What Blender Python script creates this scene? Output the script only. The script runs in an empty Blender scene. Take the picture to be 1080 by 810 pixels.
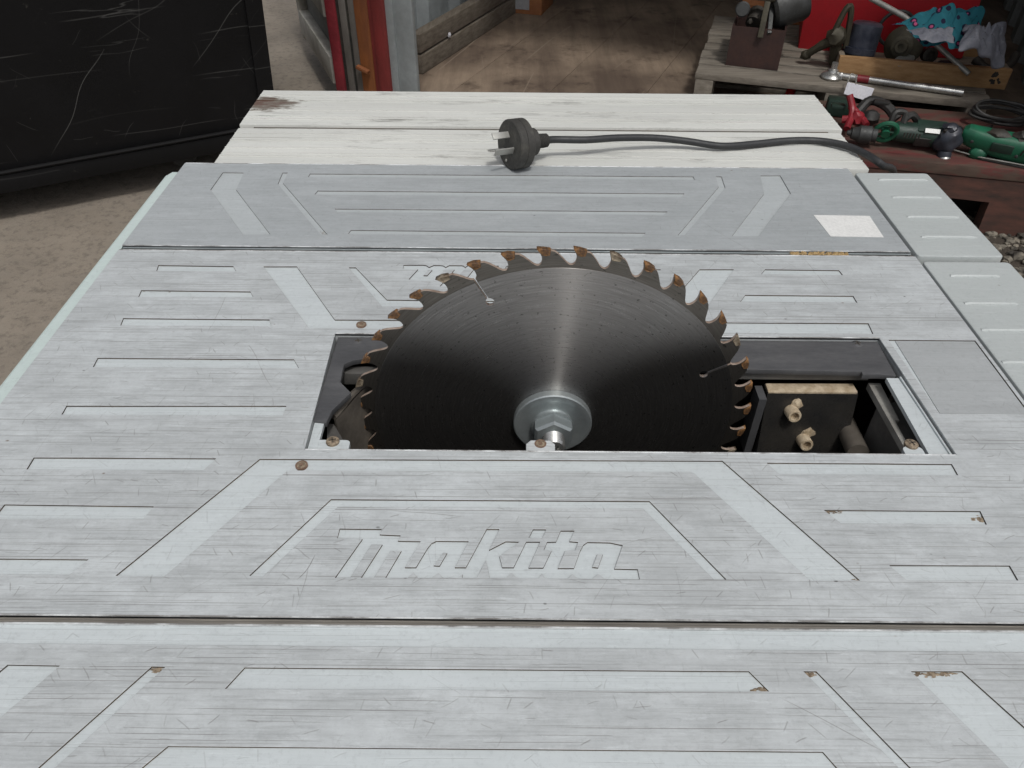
import bpy, bmesh, math, random
from mathutils import Vector, Matrix, noise
random.seed(7)
sc = bpy.context.scene
C = sc.collection
R = math.radians
TH = math.atan(691/800); RHO = .0085; F = 800.0
SN, CS = math.sin(TH), math.cos(TH)
CAM = Vector((0, 0, 1.163)); T = .85

# ---------- survey: photo measurement to real position on a level plane / upright plane
def ray(px, py):
    dx, dy = px-540, py-405
    x = dx*math.cos(RHO)+dy*math.sin(RHO); y = -dx*math.sin(RHO)+dy*math.cos(RHO)
    return Vector((x, F*CS-y*SN, -F*SN-y*CS))
def U(px, py, z=T):
    v = ray(px, py); return CAM + v*((z-CAM.z)/v.z)
def UY(px, py, Y):
    v = ray(px, py); return CAM + v*(Y/v.y)

# ---------- materials
MATS = {}
class NT:
    def __init__(s, name):
        m = bpy.data.materials.new(name); m.use_nodes = True; s.m = m
        s.n = m.node_tree.nodes; s.l = m.node_tree.links
        s.b = s.n['Principled BSDF']; MATS[name] = m
        s.co = s.n.new('ShaderNodeTexCoord').outputs['Object']
    def set(s, sock, v):
        if hasattr(v, 'default_value') and hasattr(v, 'is_linked') and not isinstance(v, (int, float, tuple)): s.l.new(v, sock)
        else: sock.default_value = v
    def map(s, scale=(1,1,1), rot=(0,0,0), loc=(0,0,0), src=None):
        n = s.n.new('ShaderNodeMapping'); s.l.new(src or s.co, n.inputs[0])
        n.inputs['Scale'].default_value = scale; n.inputs['Rotation'].default_value = rot; n.inputs['Location'].default_value = loc
        return n.outputs[0]
    def noise(s, vec=None, scale=5, det=4, rough=.55, dist=0):
        n = s.n.new('ShaderNodeTexNoise'); s.l.new(vec or s.co, n.inputs['Vector'])
        n.inputs['Scale'].default_value = scale; n.inputs['Detail'].default_value = det
        n.inputs['Roughness'].default_value = rough; n.inputs['Distortion'].default_value = dist
        return n.outputs['Fac']
    def voro(s, vec=None, scale=5, out='Distance', feature='F1'):
        n = s.n.new('ShaderNodeTexVoronoi'); n.feature = feature; s.l.new(vec or s.co, n.inputs['Vector'])
        n.inputs['Scale'].default_value = scale; return n.outputs[out]
    def math(s, op, a, b=0.0, c=None):
        n = s.n.new('ShaderNodeMath'); n.operation = op; s.set(n.inputs[0], a); s.set(n.inputs[1], b)
        if c is not None: s.set(n.inputs[2], c)
        return n.outputs[0]
    def ramp(s, f, a, b, v0=0.0, v1=1.0):
        n = s.n.new('ShaderNodeMapRange'); s.set(n.inputs[0], f); n.clamp = True
        for i, v in enumerate((a, b, v0, v1)): n.inputs[i+1].default_value = v
        return n.outputs[0]
    def mix(s, f, a, b, mode='MIX'):
        n = s.n.new('ShaderNodeMix'); n.data_type = 'RGBA'; n.blend_type = mode
        s.set(n.inputs[0], f)
        for sock, v in ((n.inputs[6], a), (n.inputs[7], b)):
            if isinstance(v, tuple) and len(v) == 3: v = v+(1,)
            s.set(sock, v)
        return n.outputs[2]
    def line(s, vec, scale, w, det=2, dist=0):          # hairline scratches: contour of a stretched noise
        f = s.noise(vec, scale, det, .5, dist)
        return s.ramp(s.math('ABSOLUTE', s.math('SUBTRACT', f, .5)), 0, w, 1, 0)
    def scratch(s, scale, w, L, spread, bias=0.0, prob=.5, off=0.0, curve=.0):
        """straight scratches: one short line per cell, each at its own angle"""
        v = s.map(scale, (0, 0, 0), (off, off*1.7, 0))
        if curve:
            nn = s.n.new('ShaderNodeTexNoise'); s.l.new(v, nn.inputs['Vector']); nn.inputs['Scale'].default_value = .8; nn.inputs['Detail'].default_value = 1
            sub = s.n.new('ShaderNodeVectorMath'); sub.operation = 'MULTIPLY_ADD'; s.l.new(nn.outputs['Color'], sub.inputs[0]); sub.inputs[1].default_value = (curve,)*3; s.l.new(v, sub.inputs[2]); v = sub.outputs[0]
        vo = s.n.new('ShaderNodeTexVoronoi'); vo.voronoi_dimensions = '2D'; vo.inputs['Scale'].default_value = 1; s.l.new(v, vo.inputs['Vector'])
        d = s.n.new('ShaderNodeVectorMath'); d.operation = 'SUBTRACT'; s.l.new(v, d.inputs[0]); s.l.new(vo.outputs['Position'], d.inputs[1])
        sc_ = s.n.new('ShaderNodeSeparateColor'); s.l.new(vo.outputs['Color'], sc_.inputs[0])
        ang = s.ramp(sc_.outputs[0], 0, 1, bias-spread, bias+spread)
        ro = s.n.new('ShaderNodeVectorRotate'); ro.rotation_type = 'Z_AXIS'; s.l.new(d.outputs[0], ro.inputs['Vector']); s.l.new(ang, ro.inputs['Angle'])
        xy = s.n.new('ShaderNodeSeparateXYZ'); s.l.new(ro.outputs[0], xy.inputs[0])
        line = s.ramp(s.math('ABSOLUTE', xy.outputs[1]), w*.3, w, 1, 0); end = s.ramp(s.math('ABSOLUTE', xy.outputs[0]), L*.6, L, 1, 0)
        on = s.ramp(sc_.outputs[1], 1-prob, 1-prob+.001, 0, 1)
        return s.math('MULTIPLY', s.math('MULTIPLY', line, end), s.math('MULTIPLY', on, sc_.outputs[2]))
    def bump(s, h, strength=.3, dist=.001):
        n = s.n.new('ShaderNodeBump'); n.inputs['Strength'].default_value = strength; n.inputs['Distance'].default_value = dist
        s.l.new(h, n.inputs['Height']); s.l.new(n.outputs[0], s.b.inputs['Normal'])
    def fin(s, col, rough=.5, metal=0.0):
        if isinstance(col, tuple) and len(col) == 3: col = col+(1,)
        s.set(s.b.inputs['Base Color'], col); s.set(s.b.inputs['Roughness'], rough); s.set(s.b.inputs['Metallic'], metal)
        return s.m

def plain(name, c1, c2=None, rough=.5, metal=0.0, scale=8, lo=.35, hi=.65, bump=.2, stretch=(1,1,1), fine=6, bd=.001):
    t = NT(name); c2 = c2 or tuple(x*.6 for x in c1)
    v = t.map(stretch)
    f = t.ramp(t.noise(v, scale, 6, .6), lo, hi)
    g = t.noise(v, scale*fine, 5, .7)
    col = t.mix(f, c1, c2)
    col = t.mix(t.ramp(g, .3, .75, 0, .5), col, tuple(x*.55 for x in c1))
    if bump: t.bump(g, bump, bd)
    return t.fin(col, t.ramp(g, .3, .7, max(rough-.1, .05), min(rough+.12, 1)), metal)

def alu(name, light, dark, metal=.1, rough=.45, streak=1.0, dirt=(.15,.14,.13), diag=1.0):
    t = NT(name)
    big = t.ramp(t.noise(t.map((4, 7, 7)), 1.7, 7, .7), .38, .62)
    smear = t.ramp(t.noise(t.map((15, 55, 9)), 1.2, 8, .78), .42, .60)
    brush = t.noise(t.map((14, 620, 60)), 1.0, 5, .75)
    brush2 = t.noise(t.map((40, 260, 60), (0, 0, .02)), 1.0, 7, .8)
    fine = t.noise(None, 330, 5, .8)
    mott = t.ramp(t.noise(None, 46, 8, .75, .3), .42, .64)
    col = t.mix(t.math('MULTIPLY', big, .6), light, dark)
    col = t.mix(t.math('MULTIPLY', smear, .42*streak), col, tuple(x*.80 for x in dark))
    col = t.mix(t.math('MULTIPLY', mott, .30*streak), col, tuple(x*.76 for x in dark))
    col = t.mix(t.math('MULTIPLY', t.math('MULTIPLY', t.ramp(brush, .48, .66), t.ramp(smear, 0, 1, .2, 1)), .50*streak), col, tuple(x*.62 for x in dark))
    col = t.mix(t.math('MULTIPLY', t.ramp(brush2, .56, .72), .50*streak), col, tuple(x*.58 for x in dark))
    col = t.mix(t.math('MULTIPLY', t.ramp(brush2, .44, .34, 0, 1), .5), col, tuple(min(.85, x*1.16) for x in light))
    col = t.mix(t.math('MULTIPLY', t.ramp(fine, .52, .70), .30), col, tuple(x*.55 for x in dark))
    sc_ = None
    layers = [((4, 90, 1), .030, .60, .04, 0, .55, .60*streak, 0), ((10, 210, 1), .05, .60, .08, 0, .55, .60*streak, 0), ((22, 420, 1), .09, .6, .2, 0, .5, .55*streak, 0),
            ((17, 17, 1), .005, .42, 3.1, 0, .2, .55*diag, .15), ((38, 38, 1), .009, .42, 3.1, 0, .25, .32*diag, .15), ((12, 12, 1), .0045, .45, .4, 1.25, .28, .6*diag, .35), ((80, 80, 1), .026, .4, 3.1, 0, .35, .42*diag, .2), ((130, 130, 1), .05, .4, 3.1, 0, .35, .5*diag, .3)]
    if name == 'cast aluminium': layers += [((28, 18, 1), .010, .5, .5, .9, .85, .9, .4), ((45, 30, 1), .014, .5, .6, -1.1, .8, .8, .4), ((60, 60, 1), .02, .5, 1.2, .0, .8, .8, .4)]
    for k, (scale, w, L, sp, bias, pr, st, cv) in enumerate(layers):
        l = t.scratch(scale, w, L, sp, bias, pr, k*3.37+1.1, cv)
        if k > 7:       # a well used spot left of the lettering
            dn = t.n.new('ShaderNodeVectorMath'); dn.operation = 'DISTANCE'; t.l.new(t.co, dn.inputs[0]); dn.inputs[1].default_value = CLUSTER
            l = t.math('MULTIPLY', l, t.ramp(dn.outputs['Value'], .012, .034, 1, 0))
        col = t.mix(t.math('MULTIPLY', l, st), col, dirt)
        sc_ = l if sc_ is None else t.math('ADD', sc_, l)
    for off, th_, cc in ((0, .64, (.045, .04, .036)), (5.3, .66, (.14, .085, .05))):
        vd = t.voro(t.map((1, 1.6, 1), (0, 0, 0), (off, off, 0)), 62, 'Distance'); vr = t.noise(t.map((1,1,1),(0,0,0),(off,0,0)), 34, 2)
        nick = t.math('MULTIPLY', t.ramp(vd, .04, .085, 1, 0), t.ramp(vr, th_-.04, th_))
        col = t.mix(t.math('MULTIPLY', nick, .85), col, cc)
    h = t.math('SUBTRACT', t.math('ADD', t.math('MULTIPLY', brush, .5), t.math('MULTIPLY', fine, .3)), sc_)
    t.bump(h, .22, .0003)
    return t.fin(col, t.ramp(brush2, .3, .7, rough-.08, rough+.14), metal)

CLUSTER = tuple(U(340, 592)-Vector((0, .45, 0)))
def make_materials():
    alu('cast aluminium', (.56, .59, .60), (.46, .48, .485), streak=1.2)
    alu('pocket aluminium', (.56, .60, .61), (.52, .56, .57), .05, .45, .4, diag=.45)
    alu('rear dimmed aluminium', (.43, .455, .465), (.355, .378, .388), .1, .45, .6, diag=.5)  # darker copy of the cast top; weaker rear sky reflection put into colour
    alu('rear dimmed pocket', (.47, .50, .508), (.43, .46, .468), .1, .45, .3, diag=.25)
    alu('milled aluminium', (.42, .44, .445), (.37, .385, .39), .1, .4, .4, diag=.5)
    alu('side aluminium', (.45, .48, .475), (.41, .44, .435), .05, .5, .2, diag=.25)
    t = NT('worn edge glint'); t.fin(t.mix(t.ramp(t.noise(t.map((8, 8, 8)), 4, 5, .7), .40, .58), (.78, .80, .80), (.26, .25, .24)), .35, .3)  # near-white colour carries the highlight of the worn lips
    plain('groove dull', (.13, .12, .105), (.24, .22, .19), .7, 0, 30, stretch=(.6, 16, 4))
    plain('dirty screw', (.34, .27, .19), (.13, .095, .065), .7, .1, 420, .42, .58)
    plain('glossy black', (.018, .018, .018), (.035, .032, .028), .28, 0, 40, bump=.1)
    plain('lit rim', (.50, .40, .33), (.22, .15, .11), .5, .2, 160)
    plain('inner pale', (.36, .35, .32), (.22, .21, .19), .6, .1, 60)
    alu('rail paint', (.52, .60, .58), (.48, .56, .54), .0, .4, .1, diag=.15)
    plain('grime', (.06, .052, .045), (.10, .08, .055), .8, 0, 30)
    plain('groove metal', (.16, .155, .15), (.30, .30, .29), .5, .3, 30, stretch=(1, 12, 4))
    plain('black insert', (.075, .076, .08), (.115, .115, .118), .5, .1, 22, stretch=(1, 3, 1), bump=.15)
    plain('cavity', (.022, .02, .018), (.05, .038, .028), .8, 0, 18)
    plain('dusty steel', (.16, .14, .115), (.07, .06, .05), .7, .1, 40)
    plain('inner grey', (.17, .165, .155), (.10, .095, .09), .55, .2, 30)
    plain('sawdust', (.55, .40, .20), (.38, .24, .10), .95, 0, 300, bump=.8)
    plain('sawdust pale', (.60, .50, .36), (.35, .26, .16), .95, 0, 200, bump=.6)
    plain('bright steel', (.62, .62, .60), (.42, .42, .41), .3, .8, 40, bump=.05)
    plain('zinc', (.50, .54, .54), (.36, .40, .41), .38, .7, 30, bump=.08)
    plain('rusty screw', (.30, .20, .14), (.16, .10, .07), .6, .4, 200)
    plain('brown resin', (.30, .15, .055), (.055, .032, .02), .5, .1, 260, .42, .58, bump=.5, bd=.0005)
    plain('carbide', (.36, .30, .22), (.12, .08, .05), .4, .4, 240, .42, .58)
    plain('black rubber', (.042, .040, .036), (.085, .08, .068), .65, 0, 60, .45, .7, bump=.35)
    plain('cable rubber', (.022, .023, .025), (.035, .036, .038), .5, 0, 40)
    plain('saw body paint', (.015, .09, .10), (.01, .05, .055), .45, 0, 8)
    plain('sticker white', (.82, .82, .80), (.76, .76, .74), .45, 0, 60, bump=0)
    plain('red paint', (.45, .012, .02), (.36, .01, .016), .5, 0, 6, bump=.05)
    plain('post red', (.23, .03, .028), (.12, .02, .018), .6, 0, 14, stretch=(1, 1, .3))
    plain('hinge red', (.28, .028, .04), (.17, .018, .025), .6, 0, 14)
    plain('orange rust', (.28, .095, .025), (.13, .04, .018), .75, 0, 16, stretch=(1, 1, .25))
    plain('seal rubber', (.02, .02, .018), (.05, .045, .035), .8, 0, 30)
    plain('seal grey', (.17, .155, .14), (.10, .09, .08), .8, 0, 18, stretch=(1, 1, .4))
    plain('container grey', (.33, .36, .37), (.22, .235, .235), .6, 0, 7, bump=.1)
    plain('container inside', (.26, .27, .26), (.18, .18, .17), .7, 0, 7)
    plain('door grey', (.62, .60, .55), (.40, .38, .33), .7, 0, 9, bump=.25)
    plain('old timber', (.23, .19, .145), (.13, .10, .075), .85, 0, 6, stretch=(1.2, 14, 14), bump=.4)
    plain('rail timber', (.17, .145, .115), (.09, .07, .052), .85, 0, 6, stretch=(9, 1.2, 14), bump=.4)
    plain('pallet timber', (.26, .23, .19), (.14, .12, .095), .85, 0, 5, stretch=(1.2, 16, 16), bump=.5)
    plain('tray timber', (.42, .25, .115), (.28, .15, .06), .75, 0, 5, stretch=(1.5, 16, 16), bump=.2)
    plain('dark void', (.02, .017, .014), (.035, .03, .025), .9, 0, 9)
    plain('box brown', (.045, .026, .024), (.07, .035, .028), .55, .2, 14)
    plain('cast grey', (.075, .078, .078), (.04, .04, .038), .55, .4, 24)
    plain('dark cast', (.035, .033, .03), (.06, .05, .038), .6, .3, 30)
    plain('olive cast', (.07, .062, .04), (.035, .03, .02), .6, .3, 30)
    plain('blue steel', (.03, .035, .055), (.10, .11, .14), .35, .5, 16)
    plain('light metal', (.50, .50, .47), (.30, .29, .26), .45, .5, 30)
    plain('carton orange', (.38, .16, .06), (.26, .10, .04), .8, 0, 10)
    plain('carton yellow', (.55, .38, .05), (.45, .30, .04), .7, 0, 10)
    plain('label grey', (.36, .36, .37), (.30, .30, .31), .7, 0, 60, bump=0)
    plain('tag white', (.72, .72, .76), (.64, .64, .70), .6, 0, 30, bump=.05)
    plain('tool green', (.012, .13, .065), (.01, .08, .045), .45, 0, 30)
    plain('tool dark green', (.018, .045, .032), (.012, .025, .02), .5, 0, 30)
    plain('tool black', (.018, .018, .018), (.035, .033, .03), .5, 0, 30)
    plain('tool slate', (.03, .036, .05), (.05, .05, .06), .45, .2, 30)
    plain('red metal', (.30, .02, .03), (.15, .012, .018), .45, 0, 20)
    plain('cap red', (.75, .02, .03), (.6, .02, .03), .4, 0, 10, bump=0)
    plain('cloth grey', (.36, .37, .42), (.22, .23, .28), .9, 0, 26)
    t = NT('pale aluminium')
    col = t.mix(t.ramp(t.noise(t.map((3, 14, 9)), 1.4, 6, .6), .35, .65), (.64, .645, .61), (.56, .565, .535))
    sm = t.math('MULTIPLY', t.ramp(t.noise(t.map((7, 40, 9)), 1.3, 7, .75), .54, .66), t.ramp(t.noise(None, 5, 3), .46, .60))
    col = t.mix(t.math('MULTIPLY', sm, .75), col, (.24, .235, .22))
    for k, (sc2, ww, st) in enumerate((((5, 120, 1), .03, .5), ((14, 300, 1), .07, .5), ((30, 60, 1), .014, .5))):
        col = t.mix(t.math('MULTIPLY', t.scratch(sc2, ww, .55, .08 if k < 2 else 1.2, 0, .4, k*4.1, .1), st), col, (.22, .21, .19))
    dn = t.n.new('ShaderNodeVectorMath'); dn.operation = 'DISTANCE'; t.l.new(t.map((1, 1.6, 1)), dn.inputs[0]); sp_ = U(284, 108)-Vector((0, .45, 0)); dn.inputs[1].default_value = (sp_.x, sp_.y*1.6, sp_.z)
    st_ = t.math('ADD', t.ramp(dn.outputs['Value'], .012, .055, 1, 0), t.math('MULTIPLY', t.math('SUBTRACT', t.noise(t.map((1, 2.6, 1)), 50, 6, .7), .5), 2.2))
    col = t.mix(t.ramp(st_, .45, .75, 0, .9), col, (.13, .105, .08)); col = t.mix(t.ramp(st_, .80, 1.1, 0, .8), col, (.10, .045, .03))
    f2 = t.noise(None, 300, 4, .7); col = t.mix(t.ramp(f2, .55, .75, 0, .35), col, (.42, .42, .39))
    t.bump(f2, .15, .0004); t.fin(col, .5)
    # concrete yard
    t = NT('concrete'); a = t.ramp(t.noise(None, 2.2, 8, .65), .35, .65); b = t.noise(None, 38, 8, .75); c = t.noise(None, 11, 6, .7, .6)
    col = t.mix(a, (.29, .248, .20), (.185, .158, .128)); col = t.mix(t.ramp(c, .45, .7, 0, .6), col, (.26, .228, .19))
    col = t.mix(t.ramp(b, .5, .72, 0, .75), col, (.075, .063, .052))
    t.bump(t.math('ADD', b, c), .6, .006); t.fin(col, .9)
    # container plywood floor
    t = NT('plywood'); v = t.map((9, .8, 1), (0, 0, 0)); a = t.noise(v, 1.6, 7, .65); b = t.ramp(t.noise(None, 1.9, 5, .6), .38, .62)
    col = t.mix(t.ramp(a, .35, .65), (.30, .228, .165), (.165, .122, .088)); col = t.mix(t.math('MULTIPLY', b, .7), col, (.055, .036, .027))
    col = t.mix(t.ramp(t.noise(None, 7, 6, .7), .54, .68, 0, .7), col, (.035, .02, .014))
    
    for k, (sc_, ww, st) in enumerate((((3, 1.1, 1), .010, .55), ((5, 3, 1), .012, .4), ((2, 2, 1), .006, .4))):
        col = t.mix(t.math('MULTIPLY', t.scratch(sc_, ww, .5, .5, -1.2, .5, k*2.2, .2), st), col, (.26, .21, .16))
    t.bump(a, .3, .002); t.fin(col, .75)
    # black bin
    t = NT('bin black'); g = t.noise(None, 3, 6, .6); s1 = t.line(t.map((1.0, 1.0, 1.6), (0, .5, 0)), 1.1, .0018, 1.0, .2)
    s2 = t.math('MULTIPLY', t.line(t.map((1, 1, 9), (0, -.15, 0), (3, 1, 2)), 1.6, .012, 4, .3), t.ramp(t.noise(None, 2.3, 3), .5, .6))
    col = t.mix(t.ramp(g, .4, .7), (.004, .004, .0045), (.007, .007, .008))
    col = t.mix(t.math('MULTIPLY', t.math('MULTIPLY', s1, t.ramp(t.noise(None, 1.3, 2), .50, .56)), .5), col, (.20, .20, .19))
    col = t.mix(t.math('MULTIPLY', s2, .4), col, (.16, .16, .155))
    col = t.mix(t.math('MULTIPLY', t.ramp(t.noise(None, 26, 6, .75), .66, .74), .35), col, (.12, .115, .10))
    sx = t.n.new('ShaderNodeSeparateXYZ'); t.l.new(t.co, sx.inputs[0]); cb = t.n.new('ShaderNodeCombineXYZ')
    t.l.new(t.math('ADD', t.math('MULTIPLY', sx.outputs[0], .881), t.math('MULTIPLY', sx.outputs[1], .473)), cb.inputs[0]); t.l.new(sx.outputs[2], cb.inputs[1])
    old = t.co; t.co = cb.outputs[0]
    for k, (sc2, ww, bi, sp, pr, st) in enumerate((((2.6, 2.6, 1), .0045, -.8, .5, .7, .32), ((3.4, 3.4, 1), .004, -1.2, .9, .5, .2), ((3, 14, 1), .03, 0, .15, .5, .2), ((14, 14, 1), .012, 0, 3, .3, .22))):
        col = t.mix(t.math('MULTIPLY', t.scratch(sc2, ww, .5, sp, bi, pr, k*2.9+.4, .7), st), col, (.22, .22, .21))
    t.co = old
    t.bump(g, .1, .01); t.fin(col, .5); t.b.inputs['Specular IOR Level'].default_value = .22
    # red timber
    t = NT('red timber'); v = t.map((1.5, 12, 12)); a = t.noise(v, 3, 6, .65); p = t.ramp(t.noise(t.map((3, 9, 9)), 3, 6, .7), .40, .56)
    col = t.mix(p, (.12, .024, .022), (.085, .055, .04)); col = t.mix(t.ramp(a, .45, .7), col, (.05, .03, .022)); t.bump(a, .4, .002); t.fin(col, .8)
    t = NT('red timber dark'); v = t.map((1.5, 12, 12)); a = t.noise(v, 3, 6, .65)
    col = t.mix(t.ramp(a, .35, .65), (.10, .042, .03), (.035, .023, .018)); t.bump(a, .4, .002); t.fin(col, .85)
    # stones
    t = NT('gravel stone'); r = t.n.new('ShaderNodeObjectInfo')
    v = t.voro(None, 30, 'Color'); col = t.mix(t.ramp(t.noise(None, 28, 3), .4, .62), (.04, .035, .028), (.22, .195, .155)); t.bump(t.noise(None, 200, 4), .4, .002); t.fin(col, .8)
    plain('gravel soil', (.07, .056, .042), (.035, .028, .022), .95, 0, 12, bump=.8, bd=.01)
    # leopard cloth
    t = NT('leopard cloth'); n0 = t.noise(None, 40, 2); 
    d = t.math('ADD', t.voro(None, 36, 'Distance'), t.math('MULTIPLY', t.math('SUBTRACT', n0, .5), .25))
    col = t.mix(t.ramp(d, .34, .37), (.02, .02, .06), (.03, .22, .28)); col = t.mix(t.ramp(d, .19, .22), (.62, .12, .28), col); t.bump(t.noise(None, 60, 3), .3, .003); t.fin(col, .85)

def blade_materials():
    for name, c1, c2, rg, stepc in (('blade ground', (.38, .365, .355), (.25, .24, .232), .30, None), ('blade rim', (.21, .195, .175), (.13, .118, .105), .42, None)):
        t = NT(name)
        sx = t.n.new('ShaderNodeSeparateXYZ'); t.l.new(t.co, sx.inputs[0])
        r = t.math('SQRT', t.math('ADD', t.math('POWER', sx.outputs[0], 2), t.math('POWER', sx.outputs[2], 2)))
        ang = t.math('ARCTAN2', sx.outputs[0], sx.outputs[2])
        cb = t.n.new('ShaderNodeCombineXYZ'); t.l.new(t.math('MULTIPLY', r, 900), cb.inputs[0]); t.l.new(t.math('MULTIPLY', ang, 4), cb.inputs[1])
        ring = t.noise(cb.outputs[0], 1, 4, .7)
        cb2 = t.n.new('ShaderNodeCombineXYZ'); t.l.new(t.math('MULTIPLY', r, 420), cb2.inputs[0]); t.l.new(t.math('MULTIPLY', ang, 26), cb2.inputs[1])
        spat = t.noise(cb2.outputs[0], 1, 4, .6)
        col = t.mix(t.ramp(ring, .3, .7), c1, c2)
        col = t.mix(t.math('MULTIPLY', t.ramp(spat, .62, .70), .7), col, (.02, .018, .016))
        dust = t.math('MULTIPLY', t.ramp(t.noise(None, 900, 2), .66, .72), t.ramp(t.noise(t.map((1,1,1),(0,0,0),(0,0,0)), 22, 3), .5, .62))
        col = t.mix(t.math('MULTIPLY', dust, .55), col, (.34, .31, .27))
        tv = t.n.new('ShaderNodeVectorMath'); tv.operation = 'MULTIPLY'; tv.inputs[0].default_value = (1, 0, 1); t.l.new(t.co, tv.inputs[1])
        nv = t.n.new('ShaderNodeVectorMath'); nv.operation = 'NORMALIZE'; t.l.new(tv.outputs[0], nv.inputs[0])
        if name == 'blade ground':
            t.l.new(nv.outputs[0], t.b.inputs['Tangent']); t.b.inputs['Anisotropic'].default_value = .99
        t.bump(ring, .06, .0002)
        t.fin(col, t.ramp(ring, .3, .7, rg-.05, rg+.06), .95)
        t.b.inputs['Specular IOR Level'].default_value = .3
make_materials(); blade_materials()
M = MATS

# ---------- objects
WORG = {}
def tag(o, label=None, cat=None, group=None, kind=None):
    for k, v in (('label', label), ('category', cat), ('group', group), ('kind', kind)):
        if v: o[k] = v
    return o
def empty(name, loc, label, cat, group=None):
    o = bpy.data.objects.new(name, None); C.objects.link(o); o.location = loc; o.empty_display_size = .05
    WORG[o.name] = Vector(loc); return tag(o, label, cat, group)
def put(name, me, mats, parent=None, origin=None, smooth=35):
    """link a mesh given in real coordinates as one object under parent"""
    po = WORG[parent.name] if parent else Vector()
    org = Vector(origin) if origin is not None else po
    me.transform(Matrix.Translation(-org))
    o = bpy.data.objects.new(name, me); C.objects.link(o)
    if parent: o.parent = parent
    o.location = org-po; WORG[o.name] = org
    if not isinstance(mats, (list, tuple)): mats = [mats]
    for m in mats: me.materials.append(M[m])
    if smooth:
        me.polygons.foreach_set('use_smooth', [True]*len(me.polygons)); me.set_sharp_from_angle(angle=R(smooth))
    return o
def frame(o, x, z=(0, 0, 1)):
    x = Vector(x).normalized(); z = Vector(z).normalized()
    y = z.cross(x).normalized(); z = x.cross(y)
    m = Matrix((x, y, z)).transposed().to_4x4(); m.translation = Vector(o); return m
class MB:
    def __init__(s, fr=None): s.b = bmesh.new(); s.f = fr or Matrix()
    def _new(s, vs, mi, fr=None):
        bmesh.ops.transform(s.b, matrix=(s.f @ (fr or Matrix())), verts=vs)
        for v in vs:
            for f in v.link_faces: f.material_index = mi
    def box(s, c, d, rot=None, bev=.0, mi=0, jit=0):
        r = bmesh.ops.create_cube(s.b, size=1); vs = r['verts']
        bmesh.ops.scale(s.b, vec=d, verts=vs)
        if jit:
            for v in vs: v.co += Vector((random.uniform(-jit, jit), random.uniform(-jit, jit), random.uniform(-jit, jit)))
        if bev:
            es = list({e for v in vs for e in v.link_edges})
            rr = bmesh.ops.bevel(s.b, geom=es, offset=bev, segments=2, profile=.6, affect='EDGES')
            vs = list({v for f in rr['faces'] for v in f.verts} | {v for v in vs if v.is_valid})
            st = list(vs); seen = set(st)
            while st:
                v = st.pop()
                for e in v.link_edges:
                    w = e.other_vert(v)
                    if w not in seen: seen.add(w); st.append(w)
            vs = list(seen)
        m = Matrix.Translation(Vector(c)) @ (rot.to_4x4() if rot else Matrix())
        s._new(vs, mi, m); return s
    def bar(s, a, b, w, h, bev=0, mi=0, up=(0, 0, 1)):
        a, b = Vector(a), Vector(b); d = b-a; fr = frame((a+b)/2, d, up)
        return s.box(fr.translation, (d.length, w, h), fr.to_3x3(), bev, mi)
    def ring(s, pts): return [s.b.verts.new(p) for p in pts]
    def skin(s, rings, mi=0, caps=True, closed=False):
        fs = []; n = len(rings[0]); k = len(rings)
        for i in range(k if closed else k-1):
            A, B = rings[i], rings[(i+1) % k]
            for j in range(n): fs.append(s.b.faces.new((A[j], A[(j+1) % n], B[(j+1) % n], B[j])))
        if caps and not closed:
            fs.append(s.b.faces.new(rings[0][::-1])); fs.append(s.b.faces.new(rings[-1]))
        for f in fs: f.material_index = mi
        bmesh.ops.transform(s.b, matrix=s.f, verts=[v for r in rings for v in r]); return s
    def tube(s, pts, rad, n=10, mi=0, sub=0, caps=True):
        pts = [Vector(p) for p in pts]
        if sub:
            q = []; P = [pts[0]*2-pts[1]]+pts+[pts[-1]*2-pts[-2]]
            for i in range(1, len(P)-2):
                for k in range(sub):
                    t = k/sub; a, b, c, d = P[i-1:i+3]
                    q.append(.5*((2*b)+(c-a)*t+(2*a-5*b+4*c-d)*t*t+(-a+3*b-3*c+d)*t**3))
            pts = q+[pts[-1]]
        up = Vector((0, 0, 1)); rings = []; N = None
        for i, p in enumerate(pts):
            t = (pts[min(i+1, len(pts)-1)]-pts[max(i-1, 0)]).normalized()
            if N is None: N = t.cross(up if abs(t.z) < .9 else Vector((1, 0, 0))).normalized()
            N = (N-t*N.dot(t)).normalized(); B = t.cross(N)
            r = rad if isinstance(rad, (int, float)) else rad[min(int(i*len(rad)/len(pts)), len(rad)-1)]
            rings.append(s.ring([p+N*math.cos(2*math.pi*k/n)*r+B*math.sin(2*math.pi*k/n)*r for k in range(n)]))
        return s.skin(rings, mi, caps)
    def lathe(s, prof, o, axis, n=24, mi=0, sq=1.0, phase=0.0):
        """prof = [(distance along axis, radius)]"""
        ax = Vector(axis).normalized(); x = ax.orthogonal().normalized() if abs(ax.z) > .95 else ax.cross(Vector((0, 0, 1))).normalized(); y = ax.cross(x); o = Vector(o)
        rings = [s.ring([o+ax*d+x*math.cos(phase+2*math.pi*k/n)*r+y*math.sin(phase+2*math.pi*k/n)*r*sq for k in range(n)]) for d, r in prof]
        return s.skin(rings, mi)
    def prism(s, poly, z0, z1, mi=0):
        a = s.ring([(p[0], p[1], z0) for p in poly]); b = s.ring([(p[0], p[1], z1) for p in poly]); return s.skin([a, b], mi)
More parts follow.
